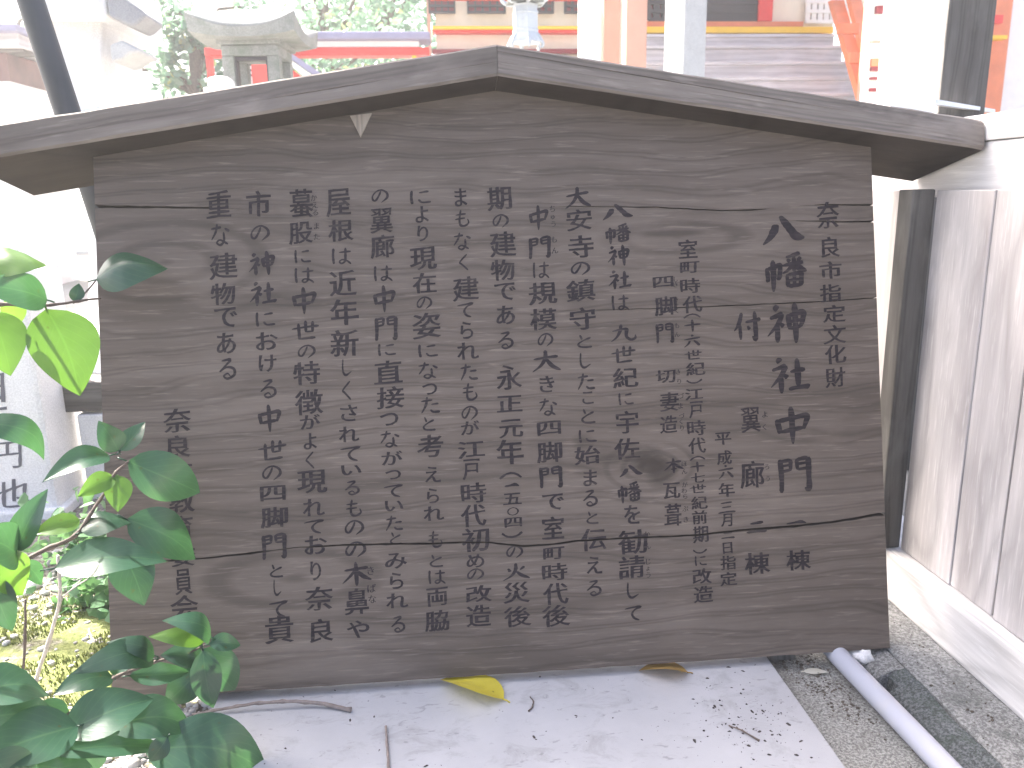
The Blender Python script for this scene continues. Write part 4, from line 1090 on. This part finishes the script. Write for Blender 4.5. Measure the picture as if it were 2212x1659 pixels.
# dark post behind the fence with a stripe of sunlight modelled as a white strip
p = at(2045, 100, 1, .9); q = at(2137, 100, 1, .9)
e = empty('roof_post', ((p.x + q.x) / 2, .9, -.05), (0, 0, R(-29))); hwid = (q.x - p.x) / 2
tag(e, 'thick grey wooden post standing beyond the fence at the upper right', 'post')
box('shaft', -hwid * .93, hwid * .93, 0, .08, 0, 3.2, W_POST, e, .004)
a = at(2032, 220, 1, .885); b = at(2140, 236, 1, .885); c = at(2030, 233, 1, .885)
bm = bmesh.new()
v1 = [at(2020, 214, 1, .88), at(2150, 236, 1, .88), at(2150, 243, 1, .88), at(2020, 225, 1, .88)]
f_ = [bm.verts.new(q_) for q_ in v1]; g_ = [bm.verts.new(q_ + Vector((0, .018, 0))) for q_ in v1]
bm.faces.new(f_); bm.faces.new(g_[::-1])
for i in range(4): bm.faces.new((f_[i], g_[i], g_[(i + 1) % 4], f_[(i + 1) % 4]))
tag(obj('slanting_sun_stripe', bm, SUN_STRIPE), 'stripe of sunlight modelled as a thin white strip across the grey post', 'batten')

# ------------------------------------------------------------------ leaning pole on the left
bm = bmesh.new()
a = at(66, 0, 1, .56); b = at(146, 243, 1, .56)
d = (b - a)
tp = a - d * .9
t_ = (b.z + .05) / -d.z
bt = b + d * t_
tube(bm, [tp, a, b, bt], [.0235, .0235, .0235, .0235], 24)
tag(obj('leaning_pole', bm, METAL, None, True), 'dark round pole leaning down behind the left end of the sign roof', 'pole')

# ------------------------------------------------------------------ inscribed stone pillar, left
c0 = at(128, 1112, 2, -.03)
pil = empty('inscribed_stone_pillar', (c0.x - .15, c0.y, -.04))
tag(pil, 'white stone pillar with black carved writing at the left edge', 'stone pillar')
bm = bmesh.new()
bx(bm, -.15, .15, 0, .20, 0, .605, .012)
obj('shaft', bm, GRANL, pil)
bm = bmesh.new(); bx(bm, -.17, .17, -.02, .22, -.02, .03, .006); obj('base', bm, GRANL, pil)
pl0 = pil.location.copy()
onp = lambda u, v: at(u, v, 1, c0.y - .001) - pl0
write('carved_writing', "V 奈 0 572 88 80|百 -22 828 80 86|万 -14 914 60 66|円 16 984 62 60|也 26 1066 74 62", pil, onp, plain('carved_black_paint', (.10, .10, .12), .7), off=.0)

# wooden rail and white block behind, left
e = empty('low_barrier', (-.62, .95, -.05)); tag(e, 'weathered wooden rail on pale stone blocks seen between pillar and sign', 'barrier')
a = at(128, 828, 1, .95); b = at(300, 886, 1, .95)
box('rail', a.x + .62, b.x + .62, 0, .05, b.z + .05, a.z + .05, W_DARK, e, .006)
a = at(172, 892, 1, .97); b = at(330, 1150, 1, .97)
box('stone_block', a.x + .62, b.x + .62, 0.0, .22, 0, a.z + .05, GRANL, e, .006)

# ------------------------------------------------------------------ big pale stone lantern, far left
def big_lantern():
    Y = 2.6
    e = empty('large_stone_lantern', (-1.75, Y + .35, -.05))
    tag(e, 'large sun-bleached stone lantern behind the leaning pole', 'stone lantern')
    L = e.location
    def poly(name, P, y0, dep, mat=GRANL, grow=.0):
        bm = bmesh.new(); f = [bm.verts.new(at(u, v, 1, y0) - L) for u, v in P]
        g = [bm.verts.new(q_.co + Vector((0, dep, 0))) for q_ in f]
        bm.faces.new(f); bm.faces.new(g[::-1]); k = len(P)
        for i in range(k): bm.faces.new((f[i], g[i], g[(i + 1) % k], f[(i + 1) % k]))
        bmesh.ops.recalc_face_normals(bm, faces=bm.faces[:])
        bmesh.ops.bevel(bm, geom=bm.edges[:], offset=.012, segments=3, affect='EDGES', profile=.5)
        return obj(name, bm, mat, e)
    poly('roof', [(66, 34), (232, 35), (226, -60), (170, -130), (100, -130), (60, -60)], Y, .7)
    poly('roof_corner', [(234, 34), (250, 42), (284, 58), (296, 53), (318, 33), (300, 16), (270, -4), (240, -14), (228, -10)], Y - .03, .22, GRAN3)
    poly('fire_box', [(96, 36), (222, 37), (214, 250), (110, 250)], Y + .12, .5)
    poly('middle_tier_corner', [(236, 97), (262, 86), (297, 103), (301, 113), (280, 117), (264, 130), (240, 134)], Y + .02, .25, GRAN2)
    poly('middle_tier', [(100, 251), (250, 251), (262, 300), (96, 300)], Y + .04, .66)
    a = at(100, 301, 1, Y + .2)
    bm = bmesh.new(); lathe(bm, [(.20, .28), (.16, .5), (.18, a.z - L.z)], 20, cx=.15, cy=.02); obj('shaft', bm, GRANL, e, True)
    bm = bmesh.new(); lathe(bm, [(.36, 0), (.36, .14), (.26, .24), (.24, .279)], 6, cx=.15, cy=.02); obj('base', bm, GRANL, e)
big_lantern()

# far-left small wooden shed
e = empty('far_shed', (-4.3, 6.5, -.05)); tag(e, 'brown and grey timber building glimpsed at the upper left edge', 'building')
def opx(name, u0, v0, u1, v1, Y, dep, mat, par, bev=0.0):
    a = at(u0, v0, 1, Y); b = at(u1, v1, 1, Y); L = par.location
    return box(name, min(a.x, b.x) - L.x, max(a.x, b.x) - L.x, Y - L.y, Y + dep - L.y, min(a.z, b.z) - L.z, max(a.z, b.z) - L.z, mat, par, bev)
opx('roof_edge', -400, 50, 36, 67, 6.3, 1.2, TILE, e, .01)
opx('eave_beam', -400, 68, 42, 100, 6.4, .9, W_STEP, e, .01)
opx('lower_beam', -400, 101, 50, 112, 6.5, .3, W_DARK, e, .01)
opx('wall', -300, 113, 22, 176, 6.55, .8, BROWN, e)
a = at(-300, 176, 1, 6.55); b = at(22, 176, 1, 6.55)
box('plinth', a.x - e.location.x, b.x - e.location.x, .05, .85, 0, a.z + .05 - .002, WHITEW, e)

# ------------------------------------------------------------------ stone lantern beside the gable
def lantern():
    Y = 3.9
    l = at(402, 60, 1, Y); r = at(652, 60, 1, Y)
    cx = (l.x + r.x) / 2; hw = (r.x - l.x) / 2 * .97
    zc = lambda v: at(540, v - 13, 1, Y).z + .05
    e = empty('stone_lantern', (cx, Y + hw, -.05), (0, 0, R(-4)))
    tag(e, 'square grey stone lantern with swept-up roof corners behind the left slope of the sign', 'stone lantern')
    ze, zt, ztop = zc(90), zc(70), zc(10)
    bm = bmesh.new(); n = 20
    def hh(x, y, lvl):
        m_ = max(abs(x), abs(y)); cl = (min(abs(x), abs(y)) ** 2.2) * (m_ ** 2)
        lift = .085 * cl
        if lvl == 0: return ze + lift * .35
        base = zt + (ztop - zt) * (1 - m_ ** 2.1) ** 1.0
        return base + lift
    topv = {}; botv = {}
    for i in range(n + 1):
        for j in range(n + 1):
            x = -1 + 2 * i / n; y = -1 + 2 * j / n
            topv[i, j] = bm.verts.new((x * hw, y * hw, hh(x, y, 1)))
            botv[i, j] = bm.verts.new((x * hw * .965, y * hw * .965, hh(x, y, 0)))
    for i in range(n):
        for j in range(n):
            f = bm.faces.new((topv[i, j], topv[i + 1, j], topv[i + 1, j + 1], topv[i, j + 1])); f.smooth = True
            bm.faces.new((botv[i, j], botv[i, j + 1], botv[i + 1, j + 1], botv[i + 1, j]))
    for k in range(n):
        for A in (((k, 0), (k + 1, 0)), ((k, n), (k + 1, n)), ((0, k), (0, k + 1)), ((n, k), (n, k + 1))):
            bm.faces.new((topv[A[0]], topv[A[1]], botv[A[1]], botv[A[0]]))
    obj('roof', bm, GRAN, e)
    k = (at(608, 120, 1, Y).x - at(478, 120, 1, Y).x) / 2
    zl, zb = zc(124), zc(205)
    box('roof_seat', -k * 1.12, k * 1.12, -k * 1.12, k * 1.12, zc(99), ze + .012, GRAN, e, .006)
    box('lintel', -k, k, -k, k, zl, zc(99) - .001, GRAN, e, .008)
    pw = k * .42
    for sx in (-1, 1):
        for sy in (-1, 1):
            x0_, x1_ = sorted((sx * k, sx * (k - pw))); y0_, y1_ = sorted((sy * k, sy * (k - pw)))
            box('corner_pillar', x0_, x1_, y0_, y1_, zb, zl - .001, GRAN, e, .006)
    for sx in (-1, 1):
        x_ = sx * (k - pw) ; w2 = .012
        box('window_frame', min(x_, x_ - sx * w2), max(x_, x_ - sx * w2), -k + .02, -k + .07, zb, zl - .002, LATT, e)
    box('window_frame', -(k - pw) + .013, (k - pw) - .013, -k + .02, -k + .07, zl - .022, zl - .002, LATT, e)
    box('sill', -k * 1.1, k * 1.1, -k * 1.1, k * 1.1, zb - .06, zb - .001, GRAN, e, .006)
    bm = bmesh.new(); lathe(bm, [(k * .8, zb - .30), (k * 1.5, zb - .15), (k * 1.5, zb - .061)], 6); obj('platform', bm, GRAN, e)
    bm = bmesh.new(); lathe(bm, [(.13, .1), (.11, .4), (.13, zb - .301)], 20); obj('shaft', bm, GRAN, e, True)
    bm = bmesh.new(); lathe(bm, [(.38, 0), (.38, .06), (.2, .12)], 6); obj('base', bm, GRAN, e)
lantern()
# pale stone post beside it
a = at(446, 172, 1, 3.6); b = at(496, 172, 1, 3.6)
e = empty('stone_post', ((a.x + b.x) / 2, 3.6, -.05)); tag(e, 'short pale square stone post left of the grey lantern body', 'post')
hw_ = (b.x - a.x) / 2
box('shaft', -hw_, hw_, 0, hw_ * 2, 0, a.z + .05, GRANL, e, .01)
bm = bmesh.new(); lathe(bm, [(hw_ * 1.38, a.z + .051), (hw_ * 1.1, a.z + .065), (.01, a.z + .075)], 4)
o = obj('cap', bm, GRANL, e); o.location = (0, hw_, 0)

# ------------------------------------------------------------------ shrine hall
hall = empty('shrine_hall', (0.5, 7.6, -.05))
tag(hall, 'cream and vermilion shrine hall with dark lattice windows behind the sign', 'building')
HY = 7.0
opx('wall', 930, -260, 1790, 190, HY, .25, CREAM, hall)
opx('corner_column', 916, -260, 932, 220, HY - .06, .3, PALEP, hall, .02)
for (u0, u1) in ((926, 981), (1010, 1090), (1136, 1194), (1222, 1252), (1300, 1330)):
    fr = opx('window_frame', u0 - 4, -66, u1 + 4, -2, HY - .03, .06, RED, hall)
    L = hall.location
    def sub(name, ua, va, ub, vb, Yq, dep, mat):
        o = opx(name, ua, va, ub, vb, Yq, dep, mat, hall); return o
    pn = sub('pane', u0, -64, u1, 29, HY - .045, .02, DRED); pn.parent = fr
    nx = max(2, round((u1 - u0) / 15))
    bm = bmesh.new()
    for i in range(nx + 1):
        uu = u0 + (u1 - u0) * i / nx
        a = at(uu - 3, -64, 1, HY - .07) - L; b = at(uu + 3, 29, 1, HY - .07) - L
        bx(bm, a.x, b.x, a.y, a.y + .022, b.z, a.z)
    for vv in (-58, -40, -22, -4, 12, 26):
        a = at(u0, vv - 2.5, 1, HY - .0785) - L; b = at(u1, vv + 2.5, 1, HY - .0785) - L
        bx(bm, a.x, b.x, a.y, a.y + .03, b.z, a.z)
    obj('lattice', bm, LATT, fr)
opx('floor_edge_beam', 934, 56, 1255, 62.5, HY - .16, .158, YELLOW, hall)
opx('floor_beam', 934, 63, 1255, 70, HY - .12, .118, RED, hall)
opx('lower_beam', 934, 106, 1250, 114, HY - .10, .098, DRED, hall)
opx('upper_beam', 930, -2.0, 1255, 1.5, HY - .09, .03, RED, hall)
opx('base_wall', 934, 125, 1255, 215, HY - .05, .049, WHITEW, hall)
# porch right of the pillars : lattice doors over a yellow sill, steps below
opx('door_wall', 1380, -260, 1900, 44, HY + .26, .1, CREAM, hall)
for (u0, u1) in ((1403, 1440), (1527, 1652)):
    dp = opx('door_panel', u0, -250, u1, 43, HY - .02, .018, DRED, hall)
    bm = bmesh.new(); L = hall.location
    nx = max(2, round((u1 - u0) / 17.5))
    for i in range(nx + 1):
        uu = u0 + (u1 - u0) * i / nx
        a = at(uu - 4, -240, 1, HY - .055) - L; b = at(uu + 4, 43, 1, HY - .055) - L
        bx(bm, a.x, b.x, a.y, a.y + .025, b.z, a.z)
    vv = 42
    while vv > -240:
        a = at(u0, vv - 4, 1, HY - .064) - L; b = at(u1, vv + 4, 1, HY - .064) - L
        bx(bm, a.x, b.x, a.y, a.y + .03, b.z, a.z); vv -= 18.5
    obj('lattice', bm, LATT, dp)
opx('door_post', 1653, -250, 1668, 45, HY - .09, .08, RED, hall)
opx('sill_beam', 1380, 46, 1735, 57, HY - .10, .098, ORANGE, hall)
opx('sill_board', 1380, 57.5, 1800, 71, HY - .30, .299, YELLOW, hall)
# white lattice panel with dark holes
wp = opx('white_panel', 1744, 2, 1826, 48, HY - .02, .018, DRED, hall)
bm = bmesh.new(); L = hall.location
for i in range(7):
    uu = 1746 + 13.5 * i
    a = at(uu - 3.6, 0, 1, HY - .05) - L; b = at(uu + 3.6, 48, 1, HY - .05) - L
    bx(bm, a.x, b.x, a.y, a.y + .02, b.z, a.z)
for vv in (3, 24, 46):
    a = at(1742, vv - 4, 1, HY - .06) - L; b = at(1830, vv + 4, 1, HY - .06) - L
    bx(bm, a.x, b.x, a.y, a.y + .03, b.z, a.z)
obj('lattice', bm, WHITEW, wp)
# roof above the frame so that the hall is whole
a = at(900, -262, 1, HY); b = at(1950, -262, 1, HY)
bm = bmesh.new(); L = hall.location
zt = a.z + .06
q = [(-1.8, zt - .1, -1.2), (6.2, zt - .1, -1.2), (6.2, zt + 1.6, 1.4), (-1.8, zt + 1.6, 1.4)]
fv = [bm.verts.new((x_, y_, z_)) for x_, z_, y_ in q]; gv = [bm.verts.new((x_, y_, z_ + .15)) for x_, z_, y_ in q]
bm.faces.new(fv); bm.faces.new(gv)
for i in range(4): bm.faces.new((fv[i], fv[(i + 1) % 4], gv[(i + 1) % 4], gv[i]))
obj('roof', bm, TILE, hall)

# wooden steps
st = empty('wooden_steps', (1.9, 6.4, -.05)); tag(st, 'grey weathered wooden stairway below the yellow sill of the shrine', 'stairs')
vb = [74, 99, 134, 168, 204, 242, 284, 330]
for i in range(7):
    Yq = 6.62 - i * .24
    a = at(1395, vb[i], 1, Yq); b = at(1800 + i * 17, vb[i + 1], 1, Yq); L = st.location
    box('riser', a.x - L.x, b.x - L.x, Yq - L.y, Yq - L.y + .03, b.z - L.z, a.z - L.z - .03, W_STEP, st)
    box('tread', a.x - L.x, b.x - L.x, Yq - L.y - .02, Yq - L.y + .235, a.z - L.z - .029, a.z - L.z, W_STEP, st, .006)

# orange handrail of the stairs
hr = empty('stair_handrail', (3.2, 6.0, -.05)); tag(hr, 'orange red handrail with sloping rails beside the grey steps', 'handrail')
def pbeam(name, pa, pb, wpx, Ya, Yb, th, mat, par):
    a = at(pa[0], pa[1], 1, Ya); b = at(pb[0], pb[1], 1, Yb); a2 = at(pa[0] + wpx, pa[1], 1, Ya); b2 = at(pb[0] + wpx, pb[1], 1, Yb)
    L = par.location; bm = bmesh.new()
    f = [bm.verts.new(q_ - L) for q_ in (a, a2, b2, b)]; g = [bm.verts.new(q_ - L + Vector((0, th, 0))) for q_ in (a, a2, b2, b)]
    bm.faces.new(f); bm.faces.new(g[::-1])
    for i in range(4): bm.faces.new((f[i], g[i], g[(i + 1) % 4], f[(i + 1) % 4]))
    return obj(name, bm, mat, par)
pbeam('side_stringer', (1797, 0), (1868, 240), 26, 6.5, 5.2, .08, ORANGE, hr)
pbeam('middle_rail', (1832, -20), (1893, 225), 24, 6.45, 5.1, .07, ORANGE, hr)
for (pa, pb) in (((1815, 50), (1855, 58)), ((1838, 112), (1878, 122)), ((1862, 200), (1895, 205))):
    a = at(pa[0], pa[1], 1, 5.9 - pa[1] * .003); b = at(pb[0], pb[1] + 14, 1, 5.9 - pa[1] * .003); L = hr.location
    box('cross_piece', a.x - L.x, b.x - L.x, a.y - L.y, a.y - L.y + .06, b.z - L.z, a.z - L.z, ORANGE, hr)
opx('newel_post', 1897, -200, 1928, 330, 5.0, .1, PALEP, hr, .01)

# gate pillars in front of the hall, and lintel above the frame
gate = empty('gate', (1.4, 4.4, -.05)); tag(gate, 'tall pale square gate pillars in front of the shrine hall', 'gate')
def pillar(u0, u1, Y, mat, dep, split=None):
    a = at(u0, 80, 1, Y); b = at(u1, 80, 1, Y); L = gate.location
    return box('pillar', a.x - L.x, b.x - L.x, Y - L.y, Y - L.y + dep, 0, 3.6, mat, gate, .012)
pillar(1256, 1299, 4.5, WHITEW, .14)
pillar(1303, 1340, 5.4, PALEP, .14)
pillar(1352, 1398, 5.0, PALEP, .14)
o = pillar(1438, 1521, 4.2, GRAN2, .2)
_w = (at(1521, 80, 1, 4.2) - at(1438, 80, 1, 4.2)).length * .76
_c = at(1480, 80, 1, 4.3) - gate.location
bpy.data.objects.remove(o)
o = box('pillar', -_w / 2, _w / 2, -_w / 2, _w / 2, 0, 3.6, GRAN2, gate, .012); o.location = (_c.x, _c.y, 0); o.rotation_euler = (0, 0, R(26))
pillar(1936, 2032, 4.4, WHITEW, .2)
L = gate.location
box('lintel', -.6, 2.9, -.25, 1.1, 3.602, 3.75, W_POST, gate, .01)
# small red ladder-like shelf seen between the pillars
sh = empty('red_lattice_stand', (2.75, 4.9, -.05)); tag(sh, 'small red wooden stand glimpsed between two white columns', 'stand')
opx('pane', 1895, 12, 1917, 29, 4.9, .03, DRED, sh)
opx('crossbar', 1884, 87, 1909, 91, 4.9, .03, PALEP, sh)
opx('panel', 1885, 126, 1908, 143, 4.9, .03, ORANGE, sh)
opx('crossbar', 1884, 144, 1907, 153, 4.9, .03, DRED, sh)
opx('crossbar', 1882, 166, 1905, 172, 4.9, .03, DRED, sh)
opx('crossbar', 1881, 190, 1903, 197, 4.9, .03, DRED, sh)
a = at(1886, 10, 1, 4.935); b = at(1905, 10, 1, 4.935); L = sh.location
box('back_board', a.x - L.x - .03, b.x - L.x + .04, .036, .06, 0, a.z - L.z + .3, WHITEW, sh)

# orange column and yellow beam right of the dark post
rc = empty('side_hall', (3.9, 6.4, -.05)); tag(rc, 'orange column and white wall of a side building right of the grey post', 'building')
opx('column', 2118, -200, 2152, 330, 6.3, .2, ORANGE, rc, .02)
opx('wall', 2140, -200, 2500, 330, 6.52, .2, WHITEW, rc)
opx('yellow_beam', 2130, 76, 2176, 84, 6.2, .09, YELLOW, rc)
opx('red_bracket', 2144, 32, 2166, 50, 6.22, .06, RED, rc)

# ------------------------------------------------------------------ roofed gallery fence left of the hall
ga = empty('red_gallery', (-1.0, 6.2, -.05)); tag(ga, 'low red and white gallery with a slate blue ridge left of the shrine hall', 'gallery')
opx('ridge_cap', 480, 67, 930, 85, 6.0, .30, TILE, ga, .02)
opx('plaster_band', 470, 86, 905, 101, 6.08, .12, WHITEW, ga)
opx('red_beam', 440, 102, 928, 119, 6.06, .16, RED, ga, .01)
for uu in (452, 560, 890):
    opx('post', uu, 120, uu + 22, 430, 6.08, .12, RED if uu < 800 else YELLOW, ga)
def sloped(name, P, Y, th, mat, par):
    L = par.location; bm = bmesh.new(); pts = [at(u, v, 1, Y) - L for u, v in P]
    f = [bm.verts.new(q_) for q_ in pts]; g = [bm.verts.new(q_ + Vector((0, th, 0))) for q_ in pts]
    bm.faces.new(f); bm.faces.new(g[::-1]); k = len(P)
    for i in range(k): bm.faces.new((f[i], g[i], g[(i + 1) % k], f[(i + 1) % k]))
    return obj(name, bm, mat, par)
sloped('sloping_side', [(520, 128), (600, 128), (700, 200), (700, 300), (520, 300)], 5.9, .1, RED, ga)
sloped('sloping_trim', [(598, 117), (612, 117), (720, 196), (704, 204)], 5.86, .12, WHITEW, ga)
sloped('sloping_cap', [(608, 112), (625, 112), (740, 190), (722, 194)], 5.82, .2, TILE, ga)
# cylinder-like white post seen in the lantern opening
a = at(518, 120, 1, 5.5); b = at(540, 120, 1, 5.5)
e = empty('white_banner_post', ((a.x + b.x) / 2, 5.5, -.05)); tag(e, 'white round post visible through the opening of the grey lantern', 'post')
bm = bmesh.new(); r_ = (b.x - a.x) / 2
lathe(bm, [(r_, 0), (r_, a.z + .3)], 16); obj('shaft', bm, WHITEW, e, True)
for vv in (140, 152, 163):
    z_ = at(529, vv, 1, 5.5).z + .05
    bm = bmesh.new(); lathe(bm, [(r_ * 1.06, z_ - .008), (r_ * 1.06, z_ + .008)], 16); obj('band', bm, LATT, e, True)

# ------------------------------------------------------------------ bronze lantern above the gable
def bronze():
    Y = 3.2
    c = at(1135, 60, 1, Y); sc = 1 / F * (c - Vector(CAM)).length
    e = empty('hanging_lantern', (c.x, Y, c.z)); tag(e, 'pale six-sided metal lantern with curled feet hanging above the gable', 'lantern')
    r = 27 * sc
    zz = lambda v: (60 - v) * sc
    bm = bmesh.new(); lathe(bm, [(r * .98, zz(70)), (r, zz(66)), (r, zz(64)), (r * .94, zz(63)), (r * .94, zz(36)), (r, zz(35)), (r, zz(32)), (r * .93, zz(31)), (r * .93, zz(22)), (r * 1.04, zz(19))], 6, rot=.1); obj('body', bm, BRONZE, e)
    bm = bmesh.new(); lathe(bm, [(r * 1.25, zz(88)), (r * 1.18, zz(82)), (r * .99, zz(70.2))], 6, rot=.1); obj('skirt', bm, BRONZE, e)
    for k in range(6):
        an = math.pi / 3 * k + math.pi / 6 + .1
        bm = bmesh.new()
        d = Vector((math.cos(an), math.sin(an), 0))
        P = [d * r * .95 + Vector((0, 0, zz(74))), d * r * 1.18 + Vector((0, 0, zz(84))), d * r * 1.34 + Vector((0, 0, zz(93))), d * r * 1.22 + Vector((0, 0, zz(99)))]
        tube(bm, smooth_path(P, 4), [r * .14] * 8 + [r * .12] * 3 + [r * .10] * 2, 8); obj('foot', bm, BRONZE, e, True)
        bm = bmesh.new()
        P = [d * r * .8 + Vector((0, 0, zz(14))), d * r * 1.3 + Vector((0, 0, zz(15))), d * r * 1.75 + Vector((0, 0, zz(8))), d * r * 1.78 + Vector((0, 0, zz(0))), d * r * 1.5 + Vector((0, 0, zz(1)))]
        tube(bm, smooth_path(P, 4), [r * .16] * 9 + [r * .14] * 4 + [r * .12] * 4, 8); obj('roof_scroll', bm, BRONZE, e, True)
    bm = bmesh.new(); lathe(bm, [(r * 1.5, zz(17)), (r * 1.55, zz(14)), (r * 1.1, zz(2)), (r * .4, zz(-18)), (r * .15, zz(-28))], 6, rot=.1); obj('roof', bm, plain('dark_patina', (.16, .175, .16), .5, var=.3), e)
    bm = bmesh.new(); tube(bm, [(0, 0, zz(-28)), (0, 0, 3.85 - c.z)], .006, 8); obj('hanging_rod', bm, METAL, e)
bronze()
# beam that carries it (above the frame)
a = at(1135, 60, 1, 3.2)
e = empty('carrying_frame', (a.x, 3.2, -.05)); tag(e, 'overhead timber beam on two posts carrying the metal lantern', 'beam')
box('beam', -4.6, 4.9, -.05, .05, 3.85 + .05, 4.0, W_POST, e, .01)
box('post', 4.7, 4.85, -.07, .07, 0, 3.899, W_POST, e, .01)
box('post', -4.55, -4.4, -.07, .07, 0, 3.899, W_POST, e, .01)

# ------------------------------------------------------------------ trees behind
def tree(name, u, v, Y, rx, rz, cnt, label, seed, size=.10):
    c = at(u, v, 1, Y); rnd = random.Random(seed)
    e = empty(name, (c.x, Y, -.05)); tag(e, label, 'tree', 'trees behind the shrine precinct')
    h = c.z + .05
    cl = [(Vector((rnd.gauss(0, rx * .5), rnd.gauss(0, rx * .5), h + rnd.gauss(0, rz * .45))), rnd.uniform(.25, .5) * rx) for _ in range(26)]
    bm = bmesh.new()
    tube(bm, smooth_path([(0, 0, 0), (.05, .02, h * .35), (-.04, 0, h * .7), (0, 0, h + rz * .4)], 4), [.13 * (1 - i / 15) + .02 for i in range(13)], 10)
    for q_, r_ in cl[:12]:
        s0 = Vector((0, 0, max(.3, q_.z - rx * .7)))
        tube(bm, [s0, s0.lerp(q_, .5) + Vector((0, 0, .1)), q_], [.04, .025, .01], 6)
    obj('trunk', bm, BARK, e, True)
    pts = []
    for _ in range(cnt):
        q_, r_ = rnd.choice(cl)
        d = Vector((rnd.gauss(0, 1), rnd.gauss(0, 1), rnd.gauss(0, .8))).normalized() * r_ * rnd.uniform(.55, 1.05)
        pts.append(q_ + d)
    leaf_cloud('crown', pts, FOL, e, size, seed, .55)
def shade_tree():  # unseen tree, added to keep sun off the kerb and lower fence
    rnd = random.Random(77)
    e = empty('added_shade_tree', (-6.2, 2.4, -.05)); tag(e, 'unseen tree added outside the left edge so its limb shades kerb and fence', 'tree', 'trees behind the shrine precinct')
    c = Vector((4.95, -.30, 3.1))
    bm = bmesh.new()
    tube(bm, smooth_path([(0, 0, 0), (.05, 0, 1.2), (.1, -.05, 2.4), (.2, 0, 3.6)], 4), [.14 - .008 * i for i in range(13)], 10)
    tube(bm, smooth_path([(.1, -.05, 2.3), (1.6, -.1, 2.95), (3.4, -.2, 3.15), c + Vector((.5, 0, .1))], 4), [.06 - .004 * i for i in range(13)], 8)
    obj('trunk', bm, BARK, e, True)
    pts = [c + Vector((rnd.gauss(0, .30), rnd.gauss(0, .28), rnd.gauss(0, .24))) for _ in range(6000)]
    pts += [Vector((.15, 0, 3.5)) + Vector((rnd.gauss(0, .6), rnd.gauss(0, .6), rnd.gauss(0, .4))) for _ in range(3000)]
    leaf_cloud('crown', pts, FOL, e, .085, 5, .6)
shade_tree()
tree('broadleaf_tree', 425, 120, 7.4, .42, .75, 2500, 'green leafy tree left of the grey stone lantern', 2, .085)
tree('broadleaf_tree', 700, 20, 9.5, 1.3, 1.0, 2600, 'pale sunlit tree above the slate blue ridge', 4, .10)
tree('broadleaf_tree', 640, 150, 8.2, 1.0, .6, 2200, 'green tree seen under the red beam of the gallery', 6, .09)
tree('broadleaf_tree', 40, 150, 10.0, .35, .35, 900, 'small green tree beside the brown shed at upper left', 8, .09)
tree('broadleaf_tree', 830, 10, 10.5, 1.2, 1.0, 2200, 'pale sunlit tree close to the left corner of the shrine hall', 12, .10)

# distant white wall closing the precinct on the left
e = box('precinct_wall', -9, -.2, 12.0, 12.25, -.05, 1.5, WHITEW); tag(e, 'long white precinct wall far behind on the left', 'wall')
bpy.context.view_layer.update()

bm = bmesh.new(); bx(bm, -31, 31, -11, 51, -1.1, 7.0)  # thin scattering volume, added to imitate camera glare on the background
hm = bpy.data.materials.new('glare_volume'); hm.use_nodes = True
hn = hm.node_tree; hn.nodes.remove(hn.nodes['Principled BSDF'])
pv = hn.nodes.new('ShaderNodeVolumePrincipled'); pv.inputs['Color'].default_value = (1, 1, 1, 1); pv.inputs['Density'].default_value = .0078; pv.inputs['Anisotropy'].default_value = .3
hn.links.new(pv.outputs[0], hn.nodes['Material Output'].inputs['Volume'])
kind(obj('added_glare', bm, hm), 'stuff', 'white volume added to imitate veiling glare over the precinct')
